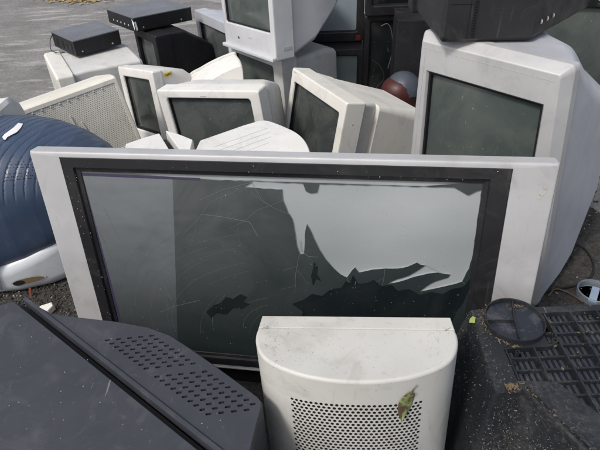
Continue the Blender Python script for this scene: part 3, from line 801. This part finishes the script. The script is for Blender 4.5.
# ================================================================== BLACK SET ON TOP OF IT
T = thing('television', 'black television seen from behind, on top of the big silver television', 'television', (.545, 1.475, Hb), (0, 0, -3))
bm = bmesh.new()
def BR(y, x0, x1, z0, z1, r): return Yr(rrect(x0, x1, z0, z1, r), y)
loft(bm, [BR(0, -.118, .124, .012, .27, .012), BR(.010, -.128, .134, .002, .285, .016), BR(.16, -.138, .27, .0, .34, .02), BR(.33, -.145, .42, .0, .40, .02)], True, True)
h = link('rear_housing', bm, dark_grey, T, 25)
bm = bmesh.new(); box(bm, -.16, .45, .331, .42, 0, .43, .008); link('front_frame', bm, black, T)
bm = bmesh.new()
for k in range(34): box(bm, -.046, -.036, -.0035, .002, .02+k*.007, .0235+k*.007, .0006)
link('vent_column', bm, hole, h)
bm = bmesh.new(); box(bm, -.112, -.05, -.0015, .001, .105, .1065, .0004); box(bm, -.056, -.0555, -.0015, .001, .01, .26, .0002)
link('seam_line', bm, hole, h)
for k in range(3):
    bm = bmesh.new(); y = .03+k*.030; x = .134+(.27-.134)*(y-.01)/.15
    loft(bm, [[V(x+.001+d, y+.006*math.cos(a), .045+.009*k*0+.006*math.sin(a)) for a in [i*math.pi/5 for i in range(10)]] for d in (0, .003)], True, True)
    link('socket', bm, dullgrey, h)

# ================================================================== TWO SETS AT THE FAR RIGHT
crt('television', 'black-framed grey-green television behind the big silver television, right edge', 'television', (1.28, 2.36, 0), (0, 0, -16), .52, .66, .42, black, g_green, black,
    mar=(.03, .03, .10, .02))
crt('television', 'blue-silver television at the top right corner, stacked on the grey-green screened set', 'television', (1.29, 2.37, .662), (0, 0, -16), .56, .46, .40, silver_blue, g_pale, black, mar=(.04, .04, .045, .04))

# ================================================================== MIDDLE ROW
crt('television', 'cream television turned left with its grey side showing, beside the red canister', 'television', (.018, 2.066, .005), (-12, -2, -66.9), .519, .449, .42, ivory, g_dark, ivory,
    mar=(.035, .045, .05, .055), d1=.088, rad=.008, cham=.008, bulge=.012,
    rear=[(.086, -.25, .252, .02, .440, .01), (.17, -.20, .215, .03, .430, .02), (.175, -.20, .235, .03, .425, .02), (.42, -.16, .215, .06, .395, .05), (.44, -.14, .19, .08, .37, .04)])
crt('monitor', 'small white monitor facing the camera with scratched grey screen, behind the cracked television', 'monitor', (-.324, 2.048, .018), (.1, -6.3, -23.7), .50, .438, .44, white, g_mid, white,
    mar=(.045, .045, .075, .035), d1=.075, rad=.01, cham=.008, bulge=.008, buttons=3)
Tst = crt('monitor', 'white monitor leaning left with a yellow sticker on its long curved side', 'monitor', (-.769, 2.49, .003), (-4.1, -9.7, -49), .394, .395, .28, white, g_dark, white,
    mar=(.045, .05, .07, .045), d1=.05, rad=.012, cham=.008, bulge=.006,
    rear=[(.048, -.193, .192, .005, .391, .012), (.11, -.185, .188, .01, .388, .03), (.20, -.17, .17, .02, .365, .05), (.28, -.13, .13, .05, .31, .06)])
bm = bmesh.new(); q = [(.1925, .062, .352), (.1905, .105, .357), (.1905, .105, .377), (.1925, .062, .373)]
bm.faces.new([bm.verts.new(V(*p)) for p in q])
bm.faces.new([bm.verts.new(V(p[0]-.004, p[1], p[2])) for p in q])
for a in range(4): bm.faces.new([bm.verts.new(V(*p)) for p in (q[a], q[(a+1) % 4], (q[(a+1) % 4][0]-.004, *q[(a+1) % 4][1:]), (q[a][0]-.004, *q[a][1:]))])
stk = link('sticker', bm, yellow, Tst)
bm = bmesh.new()
for k in range(5):
    y = .068+k*.007
    bm.faces.new([bm.verts.new(V(.1936, y+a, z+.027+(y-.06)*.13)) for a, z in ((0, .330), (.004, .330), (.005, .339), (.001, .339))])
link('sticker_print', bm, mark, stk)
# rounded white back behind the white monitor (at 200-245, 60-82)
T = thing('monitor', 'white monitor case with arched back, between the stickered monitor and the stacked silver sets', 'monitor', (-.45, 2.44, 0))
ar = [aty(a, b, 2.44) - V(-.45, 2.44, 0) for a, b in ((194, 92), (200, 86), (207, 82), (214, 77.5), (221, 73.5), (228, 70), (235, 67), (240, 65.5), (242.5, 68), (243.5, 78))]
ar = smooth_path([V(p.x, 0, p.z) for p in ar], 3); ar = [V(ar[0].x, 0, 0)] + ar + [V(ar[-1].x, 0, 0)]
cx_ = sum(p.x for p in ar)/len(ar)
bm = bmesh.new()
loft(bm, [[V(cx_+(p.x-cx_)*k+dx, y, p.z*kz) for p in ar] for y, k, kz, dx in ((0, .975, .988, 0), (.004, .99, .996, 0), (.012, 1, 1, 0), (.07, 1.03, 1.015, -.015), (.14, 1.08, 1.01, -.04), (.17, 1.1, 1.0, -.05))], True, True)
link('rear_housing', bm, white, T, 35)
bm = bmesh.new(); loft(bm, [[V(cx_+(p.x-cx_)*1.12-.055, y, p.z*1.0) for p in ar] for y in (.171, .21)], True, True); link('front_frame', bm, ivory, T, 35)

# white cream perforated back lying tilted at the left
T = thing('monitor', 'tilted cream monitor back with finely perforated panel, beside the blue ribbed monitor', 'monitor', (-.868, 2.021, .204), (-10.9, -5.7, 34.7))
W_, H_, D_ = .42, .278, .30
bm = bmesh.new()
px0, px1, pz0, pz1 = -.188, .192, -.015, .255
loft(bm, [BR(.30, -.20, .20, -.10, H_-.02, .01), BR(.06, -.222, .212, -.16, H_+.006, .02), BR(.02, -.218, .212, -.16, H_+.002, .015), BR(.004, -.212, .208, -.16, H_-.003, .012), BR(0, -.208, .204, -.16, H_-.008, .01),
          BR(0, px0, px1, pz0, pz1, .0006), BR(.004, px0, px1, pz0, pz1, .0006)], True, False)
hs = link('rear_housing', bm, cream, T, 35)
bm = bmesh.new(); NU2, NV2 = 48, 34
cu, cv = (px1-px0)/NU2, (pz1-pz0)/NV2
perf(bm, lambda u, v: (V(px0+u, .003, pz0+v), V(0, -1, 0)), NU2, NV2, cu, cv, cu*.22, cv*.22, .003, keep=lambda i, j: True)
bmesh.ops.remove_doubles(bm, verts=bm.verts[:], dist=.00002)
vp = link('perforated_vent', bm, [cream, plastic('shaded_hollow', (.42, .37, .33), .8)], hs, 40)
bm = bmesh.new()
for (a, b, wd) in (((-.03, .19), (-.02, .02), .0022), ((.0, .15), (.03, -.01), .003), ((.02, .10), (.07, -.01), .0025)):
    d = Vector((b[0]-a[0], b[1]-a[1])).normalized(); nx = Vector((-d.y, d.x))*wd
    loft(bm, [[V(a[0]+nx.x*s+e_, y, a[1]+nx.y*s) for s, e_, y in ((1, 0, -.001), (-1, 0, -.001), (-1, 0, .002), (1, 0, .002))], [V(b[0]+nx.x*s, y, b[1]+nx.y*s) for s, y in ((1, -.003), (-1, -.003), (-1, .002), (1, .002))]], True, True)
link('grille_strip', bm, ivory, vp)
bm = bmesh.new(); bm.faces.new([bm.verts.new(V(x, .001, z)) for x, z in ((.025, .028), (.040, .034), (.046, .010), (.034, .004))])
bm.faces.new([bm.verts.new(V(x, .001, z)) for x, z in ((.030, .062), (.034, .064), (.060, .010), (.056, .010))])
link('broken_gap', bm, hole, vp)
for k in range(9):
    bm = bmesh.new(); x = px0+.03+k*.036; box(bm, x, x+.006, -.0015, .003, pz1-.010, pz1-.004, .001); link('catch', bm, ivory, vp)

# beige television under the small deck, seen from the side
T = thing('television', 'beige television seen from its side at the upper left, under the small black deck', 'television', (-1.34, 2.86, 0), (0, 0, -70))
def Xr(x, y0, y1, z0, z1, r): return [V(x, p[0], p[1]) for p in rrect(y0, y1, z0, z1, r)]
bm = bmesh.new(); loft(bm, [BR(0, -.20, .20, 0, .345, .012), BR(.055, -.212, .212, 0, .352, .012), BR(.06, -.21, .21, 0, .35, .012)], False, True)
T.location = (-1.305, 2.79, 0)
bm.free()
T.rotation_euler = (0, 0, R(-62)); B9 = mat_of(T)
bm = bmesh.new()
loft(bm, [BR(.085, -.235, .235, .003, .352, .014), BR(.08, -.24, .24, 0, .355, .014), BR(.010, -.24, .24, 0, .355, .014), BR(0, -.232, .232, .008, .347, .012), BR(0, -.19, .19, .06, .30, .02), BR(.02, -.18, .18, .07, .29, .02)])
link('front_frame', bm, ivory, T)
bm = bmesh.new(); bm.faces.new([bm.verts.new(V(x, .019, z)) for x, z in ((-.185, .065), (.185, .065), (.185, .295), (-.185, .295))]); link('screen', bm, g_dark, T)
bm = bmesh.new()
loft(bm, [BR(.084, -.205, .205, .02, .345, .014), BR(.16, -.200, .200, .02, .350, .014), BR(.44, -.185, .185, .03, .345, .02), BR(.455, -.175, .175, .04, .335, .02)], True, True)
link('rear_housing', bm, greywhite, T)

# decks
def deck(label, pos, rot, W, H, D, top, body, rear_detail, cable=False):
    T = thing('disc_player', label, 'player', pos, rot)
    bm = bmesh.new(); box(bm, -W/2, W/2, 0, D, .006, H-.004, .002); c = link('case', bm, body, T)
    bm = bmesh.new(); box(bm, -W/2-.001, W/2+.001, -.001, D+.001, H-.006, H, .0015); link('top_cover', bm, top, T)
    for sx in (-1, 1):
        for sy in (.03, D-.03):
            bm = bmesh.new(); loft(bm, [[V(sx*(W/2-.03)+r*math.cos(a), sy+r*math.sin(a), z) for a in [i*math.pi/6 for i in range(12)]] for r, z in ((.010, 0), (.012, .007))], True, True); link('foot', bm, rubber, T)
    for k, (x, s) in enumerate(((-W*.36, .004), (W*.30, .005))):
        bm = bmesh.new(); loft(bm, [[V(x+s*math.cos(a), y, H*.28+s*math.sin(a)) for a in [i*math.pi/5 for i in range(10)]] for y in (.001, -.0025)], True, True); link('screw', bm, silver, c)
    bm = bmesh.new()
    if rear_detail == 'holes':
        for y, z0, z1, w_ in ((D*.10, .02, .07, .020), (D*.30, .025, .055, .018), (D*.50, .02, .06, .022), (D*.78, .02, .06, .010)):
            bm = bmesh.new(); bm.faces.new([bm.verts.new(V(-W/2-.0012, y+a, H*z/.09)) for a, z in ((0, z0), (w_, z0), (w_, z1), (0, z1))]); link('socket_opening', bm, hole, c)
    else:
        for i in range(5): 
            y = D*(.2+.14*i); bm = bmesh.new(); bm.faces.new([bm.verts.new(V(-W/2-.0012, y+a, z)) for a, z in ((0, .03), (.012, .028), (.012, .038), (0, .040))]); link('socket', bm, silver, c)
        bm = bmesh.new(); bm.faces.new([bm.verts.new(V(x, -.0012, z)) for x, z in ((-W/2+.0, H*.70), (-W/2+.012, H*.75), (-W/2+.018, H*.2), (-W/2+.008, H*.1))])
        bm.faces.new([bm.verts.new(V(-W/2-.0014, y, z)) for y, z in ((0, H*.70), (.02, H*.9), (.014, H*.5), (0, H*.1))])
        link('torn_label', bm, white_mark, c)
    return T
d1_ = deck('small black deck with grey top and a loose cable, on the beige television', (-1.082, 2.975, .358), (1.5, 0, 44.4), .277, .09, .264, deck_top, black, 'holes')
deck('larger black deck with a torn white corner label, on a black television', (-.76, 3.259, .401), (.3, 1.9, 42.4), .394, .085, .323, deck_top, black, 'sockets')
bm = bmesh.new(); DM = mat_of(d1_)
pth = [DM @ V(-.139, .25, .075), DM @ V(-.165, .24, .05), DM @ V(-.19, .20, .012), DM @ V(-.18, .14, .006), DM @ V(-.15, .12, .006)]
pth = [DM.inverted() @ p for p in smooth_path(pth, 6)]
tube(bm, pth, .0022); link('cable', bm, rubber, d1_)

# black television under the large deck
crt('television', 'black television turned left under the larger black deck, with a dark green screen', 'television', (-.880, 3.20, 0), (0, 0, -52), .30, .398, .42, black, g_green, black,
    mar=(.04, .05, .06, .05), d1=.10, rear=[(.098, -.135, .145, .01, .392, .01), (.20, -.135, .145, .01, .390, .02), (.34, -.11, .12, .02, .30, .03), (.42, -.09, .10, .05, .24, .03)])
crt('television', 'pale blue-silver television at the top, behind and left of the stacked silver sets', 'television', (-.483, 3.32, 0), (.7, -1.6, -59.5), .52, .432, .40, silver_blue, g_mid, silver_blue,
    mar=(.05, .05, .07, .065), d1=.08)
# stacked silver sets in the middle
crt('television', 'pale grey television at the bottom of the central stack, green screen partly hidden', 'television', (-.193, 2.725, 0), (2, -.3, -51.2), .471, .404, .44, greywhite, g_green, greywhite,
    mar=(.05, .075, .07, .045), d1=.10, rad=.008,
    rear=[(.098, -.225, .225, .01, .398, .01), (.13, -.20, .20, .02, .37, .02), (.36, -.18, .18, .03, .36, .03), (.44, -.16, .16, .06, .33, .03)])
Tm = crt('television', 'silver television on top of the central stack, small black mark under its screen', 'television', (-.219, 2.653, .412), (-1.7, -3.6, -55.4), .494, .45, .46, lilac, g_green, lilac,
    mar=(.032, .036, .125, .035), d1=.11, rad=.010, cham=.010, led=True,
    rear=[(.108, -.235, .235, .01, .44, .012), (.13, -.23, .23, .012, .435, .02), (.26, -.22, .22, .05, .42, .03), (.40, -.19, .19, .16, .38, .03), (.46, -.16, .16, .20, .34, .03)])
bm = bmesh.new(); box(bm, -.247, .247, -.020, .004, .002, .020, .005); link('lower_lip', bm, lilac, Tm)
bm = bmesh.new(); box(bm, .2468, .2485, .045, .095, .045, .062, .0006); link('side_socket', bm, dullgrey, Tm)
bm = bmesh.new(); box(bm, .008, .040, -.0012, .003, .075, .083, .0005); link('printed_mark', bm, dullgrey, Tm)
bm = bmesh.new()
for k in range(6): box(bm, .2262, .2285, .20+k*.012, .206+k*.012, .33, .36, .0006)
link('side_vent', bm, hole, Tm)

# dark sets behind
crt('television', 'dark television with pale green screen, lower of two stacked dark sets', 'television', (.195, 2.95, 0), (0, 0, -2), .43, .318, .30, dark_grey, g_lgreen, black,
    mar=(.035, .035, .03, .035), d1=.09, rear=[(.088, -.214, .214, .0, .317, .004), (.50, -.214, .22, .0, .317, .01)])
Tr = crt('television', 'dark television with pale screen and red label, upper of two stacked dark sets', 'television', (.165, 3.08, .320), (0, 0, -2), .50, .46, .34, dark_grey, g_pale, black,
    mar=(.04, .035, .055, .04), d1=.08)
bm = bmesh.new(); box(bm, .205, .232, -.0015, .003, .010, .036, .0005); link('label', bm, redlab, Tr)
crt('television', 'tall black television in the dark gap, beside the black speaker cabinet', 'television', (.558, 2.92, 0), (0, 0, 0), .315, .50, .40, black, g_black, black, mar=(.03, .03, .05, .03))
crt('television', 'black television at the top edge, above the dark gap between the stacks', 'television', (.560, 2.90, .502), (0, 0, 0), .315, .42, .40, black, g_black, black, mar=(.03, .03, .05, .03))
T = thing('speaker', 'black speaker cabinet standing behind the big silver television', 'speaker', (.60, 2.52, 0), (0, 0, -6))
bm = bmesh.new(); box(bm, -.10, .12, 0, .24, 0, .575, .006); c = link('cabinet', bm, black, T)
bm = bmesh.new(); box(bm, -.088, .108, -.006, -.0005, .02, .555, .004); link('speaker_grille', bm, black, T)
bm = bmesh.new(); tube(bm, smooth_path([aty(381, 26, 2.78), aty(388, 24, 2.78), aty(392, 34, 2.78), aty(392, 52, 2.78), aty(388, 68, 2.78)], 6), .0022)
k_ = link('cable', bm, flat('grey_cable', (.09, .09, .09)), None); k_['label'] = 'thin grey cable hanging in the dark gap at the top centre'; k_['category'] = 'cable'

T = thing('canister', 'dark red rounded canister with a slate-blue lid, in the gap beside the big silver television', 'canister', (.515, 2.44, 0), (0, 0, 12))
def dome(bm, cx, cy, z0, ax, ay, az, n=24, m=8, ph0=0):
    rings = []
    for j in range(m+1):
        ph = ph0+(math.pi/2-ph0)*j/m*.985; rings.append([V(cx+ax*math.cos(ph)*math.cos(2*math.pi*k/n), cy+ay*math.cos(ph)*math.sin(2*math.pi*k/n), z0+az*math.sin(ph)) for k in range(n)])
    loft(bm, rings, True, True)
bm = bmesh.new(); loft(bm, [[V(r*math.cos(2*math.pi*k/28), r*math.sin(2*math.pi*k/28), z) for k in range(28)] for r, z in ((.075, 0), (.085, .03), (.09, .20), (.093, .245), (.090, .275), (.080, .302), (.060, .322), (.03, .332))], True, True); link('body', bm, oxblood, T, 60)
bm = bmesh.new(); dome(bm, .022, .004, .262, .090, .095, .094); link('lid', bm, slate, T, 60)

# ================================================================== WHITE CASES JUST BEHIND THE CRACKED TELEVISION
T = thing('monitor', 'white D-shaped monitor case with faint vent lines, behind the cracked television top edge', 'monitor', (-.13, 1.45, 0))
def rel(T, pts): return [(p[0]-T.location.x, p[1]-T.location.y) for p in pts]
outl = [(-.312, 1.520), (-.250, 1.566), (-.180, 1.618), (-.125, 1.652), (-.100, 1.652), (-.070, 1.630), (-.029, 1.588), (.003, 1.548), (.026, 1.500), (.041, 1.433), (.045, 1.34), (.03, 1.26), (-.02, 1.20), (-.34, 1.22), (-.32, 1.42)]
sp_ = smooth_path([V(a, b, 0) for a, b in rel(T, outl[3:13])], 3)
po = rel(T, outl[:3]) + [(p.x, p.y) for p in sp_] + rel(T, outl[13:])
bm = bmesh.new(); prism(bm, po, 0, .50, .012); hh = link('rear_housing', bm, white, T, 40)
bm = bmesh.new()
e_ = V(.81, .585, 0).normalized(); f_v = V(.585, -.81, 0)
for k in range(5):
    a = V(-.285, 1.47, 0)+f_v*(.018+.030*k)+e_*.02; b = a+e_*(.20-.006*k*k)
    a -= V(-.13, 1.45, 0); b -= V(-.13, 1.45, 0); nn = f_v*.0006
    bm.faces.new([bm.verts.new(V(p.x, p.y, .5006)) for p in (a-nn, b-nn, b+nn, a+nn)])
link('vent_groove', bm, greywhite, hh, kind='stuff')
T = thing('monitor', 'white monitor case split by a dark gap, just behind the cracked television', 'monitor', (-.42, 1.45, 0))
bm = bmesh.new(); prism(bm, rel(T, [(-.436, 1.606), (-.380, 1.568), (-.332, 1.526), (-.327, 1.40), (-.33, 1.25), (-.355, 1.25), (-.360, 1.45)]), 0, .50, .006); link('rear_housing', bm, white, T, 40)
bm = bmesh.new(); prism(bm, rel(T, [(-.548, 1.517), (-.500, 1.556), (-.452, 1.586), (-.395, 1.46), (-.375, 1.25), (-.50, 1.25), (-.53, 1.40)]), 0, .50, .006); link('front_frame', bm, white, T, 40)
bm = bmesh.new(); prism(bm, rel(T, [(-.447, 1.594), (-.438, 1.602), (-.362, 1.45), (-.357, 1.26), (-.373, 1.26), (-.390, 1.46)]), 0, .47, .003); link('gap_seal', bm, black, T, 40)

# ================================================================== BLUE MONITOR, LEFT
T = thing('monitor', 'rounded blue monitor with ribbed top and pale base, at the left edge', 'monitor', (-.95, 1.6, 0))
def sring(x, yn, yf, z0, z1, n=56, ex=2.7, rib=0):
    cy, cz, ay, az = (yn+yf)/2, (z0+z1)/2, (yf-yn)/2, (z1-z0)/2; out = []
    for k in range(n):
        a = 2*math.pi*k/n; c, s = math.cos(a), math.sin(a)
        e_ = 2/(2.2 if s > 0 else 5.5); ey = 2/2.9
        y, z = math.copysign(abs(c)**ey, c), math.copysign(abs(s)**e_, s)
        m_ = 1.0
        if rib:
            yy = cy+ay*y; ph = ((x+1.045+.30*(cy-yy)+10*per) % per)/per
            g_ = -1.0 if ph < .10 else (-.45 if ph < .2 else .10*math.sin(math.pi*(ph-.2)/.8))
            m_ = 1+rib*g_*max(0, min(1, (s-.22)*6))
        out.append(V(x+.95, cy+ay*y*m_-1.6, cz+az*z*m_))
    return out
KEY = [(-1.045, 1.365, 1.90, .055, .525), (-.95, 1.385, 1.885, .08, .522), (-.86, 1.415, 1.865, .12, .502), (-.77, 1.455, 1.835, .165, .462), (-.70, 1.50, 1.80, .205, .410), (-.65, 1.55, 1.76, .23, .355), (-.62, 1.60, 1.72, .26, .315)]
def key(x):
    for a, b in zip(KEY, KEY[1:]):
        if a[0] <= x <= b[0]: k = (x-a[0])/(b[0]-a[0]); return [a[i]+(b[i]-a[i])*k for i in range(1, 5)]
    return list(KEY[-1][1:])
bm = bmesh.new(); rings = []; x = -1.045; per = .0262
while x <= -.621:
    yn, yf, z0, z1 = key(x); rings.append(sring(x, yn, yf, z0, z1, rib=.009 if x > -1.03 else 0, n=220)); x += per/14
loft(bm, rings, True, True); sh = link('blue_shell', bm, blue, T, 38)
def shell_pt(px, py, off=.0025):                            # drop a picture point on the shell
    best = None
    for i in range(60):
        xx = -1.044+.30*i/59; yn, yf, z0, z1 = key(xx)
        for p in sring(xx, yn, yf, z0, z1, n=120)[55:110] + sring(xx, yn, yf, z0, z1, n=120)[25:55]:
            wp_ = p+V(-.95, 1.6, 0); d = wp_-CAM; zz = d.dot(_f)
            e_ = (300+F*d.dot(_r)/zz-px)**2+(225-F*d.dot(_u)/zz-py)**2
            if best is None or e_ < best[0]: best = (e_, p, wp_)
    n_ = (CAM-best[2]).normalized(); return best[1]+n_*off
bm = bmesh.new()                                           # vent dots where the grooves end
for c_ in range(6):
    for pair in (0, 2.4):
        for j in range(6 - (pair > 0)):
            p = shell_pt(4+6.3*c_+pair+j*1.35, 181-j*3.9-c_*.5, .0012)
            bm.faces.new([bm.verts.new(p+V(a*.0022, 0, b_*.0022)) for a, b_ in ((-1, 0), (0, -1), (1, 0), (0, 1))])
link('vent_hole', bm, hole, sh, kind='stuff')
bm = bmesh.new()
lab = [(3, 140), (1.5, 136), (4, 133.5), (15, 126), (18, 124.5), (22, 122.5), (23, 125.5), (20.5, 127.5), (17, 131), (8, 138), (6, 139.5)]
pts_ = [shell_pt(a, b, .006) for a, b in lab]; cc = shell_pt(12, 131, .0075)
vc = bm.verts.new(cc); vv = [bm.verts.new(p) for p in pts_]
for i in range(len(vv)): bm.faces.new((vv[i], vv[(i+1) % len(vv)], vc))
link('torn_label', bm, white_mark, sh)
bm = bmesh.new()
BK = [(-1.12, 1.352, 1.905, 0, .12), (-1.0, 1.362, 1.90, 0, .14), (-.90, 1.392, 1.88, 0, .17), (-.82, 1.438, 1.85, .004, .20), (-.76, 1.475, 1.82, .03, .23), (-.70, 1.53, 1.78, .10, .26), (-.655, 1.60, 1.73, .20, .29)]
loft(bm, [[V(x+.95, p[0]-1.6, p[1]) for p in rrect(yn+.006, yf-.006, z0, z1, .05, 6)] for x, yn, yf, z0, z1 in BK], True, True)
bs = link('pale_base', bm, plastic('frosted_pale_plastic', (.55, .58, .62), .3, .3, (.25, .22, .18), spec=.6), T, 50)
bm = bmesh.new()
loft(bm, [[V(x+.95, p[0]-1.6, p[1]) for p in rrect(yn, yf, z0, z1, .09, 6)] for x, yn, yf, z0, z1 in
          ((-1.040, 1.362, 1.905, .0, .533), (-1.052, 1.345, 1.92, 0, .545), (-1.17, 1.35, 1.915, 0, .54), (-1.20, 1.38, 1.88, .03, .51))], True, True)
link('front_frame', bm, white, T, 40)
bm = bmesh.new()
MB_ = mat_of(T)
def slot(cx, cz, a, b, off, m):
    bm = bmesh.new(); n = 18; ring = []
    for k in range(n):
        an = 2*math.pi*k/n; X = cx+a*math.cos(an); Z = cz+b*math.sin(an)
        # follow the base side
        for p_, q_ in zip(BK, BK[1:]):
            if p_[0] <= X <= q_[0]: kk = (X-p_[0])/(q_[0]-p_[0]); yn = p_[1]+(q_[1]-p_[1])*kk; break
        d = max(0, (.05-Z)); yy = yn+.006+(.05-math.sqrt(max(.05**2-d*d, 0)))
        ring.append(V(X+.95, yy-1.6-off, Z))
    bm.faces.new([bm.verts.new(p) for p in ring]); return link(m[0], bm, m[1], bs)
slot(-.955, .060, .056, .017, .002, ('carry_slot_rim', plastic('pale_rim', (.5, .5, .5), .4)))
slot(-.955, .060, .050, .012, .0032, ('carry_slot', flat('slot_brown', (.17, .12, .07), .8)))
slot(-.985, .059, .018, .011, .0044, ('slot_hollow', hole))

# ================================================================== SMALL DEBRIS
def debris(name, label, cat, bm, m, loc, rot=(0, 0, 0)):
    from mathutils import Euler
    o = link(name, bm, m, None, 30, Matrix.Translation(Vector(loc)) @ Euler([R(a) for a in rot]).to_matrix().to_4x4()); o['label'] = label; o['category'] = cat; return o
bm = bmesh.new(); prism(bm, [(-.028, -.012), (.012, -.018), (.030, -.004), (.026, .014), (-.010, .016), (-.030, .004)], 0, .022, .004)
debris('plastic_fragment', 'small white broken plastic piece on the dark gravel at the left', 'fragment', bm, ivory, (-.87, 1.275, .008), (8, -6, 20))
bm = bmesh.new(); box(bm, -.004, .004, -.002, .002, 0, .045, .001)
debris('plastic_stick', 'short red-brown stick leaning on the pale base of the blue monitor', 'stick', bm, flat('red_brown', (.22, .06, .04)), (-.955, 1.352, .0), (-6, 10, 0))
bm = bmesh.new(); tube(bm, smooth_path([atz(556, 240, .012), atz(572, 243, .02), atz(584, 248, .012), atz(593, 262, .012), atz(592, 275, .01), atz(580, 284, .01), atz(562, 288, .01), atz(546, 292, .01), atz(536, 300, .01)], 8), .004)
o = link('cable', bm, rubber); o['label'] = 'black cable looping on the dark gravel right of the big silver television'; o['category'] = 'cable'
rj = atz(592, 291, .03)
T = thing('glass_lens', 'round clear glass piece lying on the gravel at the right edge', 'glass', (rj.x+.012, rj.y, .004))
m, t_, b_, co_ = base('clear_glass'); b_.inputs['Transmission Weight'].default_value = .85; b_.inputs['Base Color'].default_value = (.75, .85, .95, 1); b_.inputs['Roughness'].default_value = .08
bm = bmesh.new(); n = 32
loft(bm, [[V(r*math.cos(2*math.pi*k/n), r*math.sin(2*math.pi*k/n), z) for k in range(n)] for r, z in ((.052, 0), (.056, .004), (.056, .028), (.053, .030), (.050, .026), (.050, .004))], True, False)
link('glass_cup', bm, m, T, 50)
bm = bmesh.new(); box(bm, -.012, .012, -.04, .04, .004, .012, .002); g_ = link('inner_strip', bm, plastic('blue_grey_plastic', (.25, .31, .42), .3), T)
g_.rotation_euler = (0, 0, R(-35))
bm = bmesh.new(); tube(bm, smooth_path([(.35, 1.0, .01), (.48, 1.02, .012), (.60, 1.04, .012), (.75, 1.15, .01)], 6), .003)
bm.free()

for pts_, m_, lab_ in (([(372, 60), (380, 66), (384, 78), (376, 88)], rubber, 'short black cable curled between the dark sets and the red canister'),
                       ([(548, 296), (556, 289), (571, 294), (583, 302)], flat('brown_cable', (.10, .07, .05)), 'thin brown wire on the gravel behind the dusty black television')):
    bm = bmesh.new(); ps = [aty(a, b, 2.5) if b < 100 else atz(a, b, .014) for a, b in pts_]
    tube(bm, smooth_path(ps, 6), .0025); o = link('cable', bm, m_); o['label'] = lab_; o['category'] = 'cable'

def child_of(label):
    return next(o for o in bpy.data.objects if o.get('label', '') == label)
t_ = child_of('cream television turned left with its grey side showing, beside the red canister')
bm = bmesh.new(); box(bm, -.235, -.205, -.0005, .003, .432, .438, .0005); link('printed_mark', bm, dullgrey, t_)
for k in range(2):
    bm = bmesh.new(); x = .2596; loft(bm, [[V(x+d, .045+.004*math.cos(a), .06+.30*k+.004*math.sin(a)) for a in [i*math.pi/5 for i in range(10)]] for d in (-.001, .0006)], True, True); link('screw', bm, dullgrey, t_)
t_ = child_of('small white monitor facing the camera with scratched grey screen, behind the cracked television')
bm = bmesh.new(); box(bm, -.03, .0, -.0006, .003, .410, .414, .0005); link('printed_mark', bm, dullgrey, t_)
bm = bmesh.new(); rng = random.Random(3)                   # rubbed streaks on the white monitor's tube
for k in range(26):
    x, z = rng.uniform(-.02, .17), rng.uniform(.30, .38); a = rng.gauss(1.0, .35); L_ = rng.uniform(.008, .035); w_ = rng.uniform(.0006, .0018)
    def pt(x, z):
        u_ = (x+.205)/.41*2-1; v_ = (z-.075)/.328*2-1; return V(x, .0195-.008*(1-u_*u_)*(1-v_*v_), z)
    d = Vector((math.cos(a), math.sin(a)))*L_/2; n_ = Vector((-d.y, d.x)).normalized()*w_/2
    bm.faces.new([bm.verts.new(pt(x+p.x, z+p.y)) for p in (-d, -n_, d, n_)])
link('rub_marks', bm, flat('rub_mark', (.16, .165, .155), .5), t_, kind='stuff')

for o in list(bpy.data.objects):                           # kinds the heap holds several of
    g_ = {'television': 'televisions in the scrap heap', 'monitor': 'monitors in the scrap heap', 'player': 'black disc players on the heap',
          'cable': 'loose cables in the heap', 'leaf': 'leaves fallen on the cases'}.get(o.get('category', ''))
    if g_ and o.parent is None: o['group'] = g_
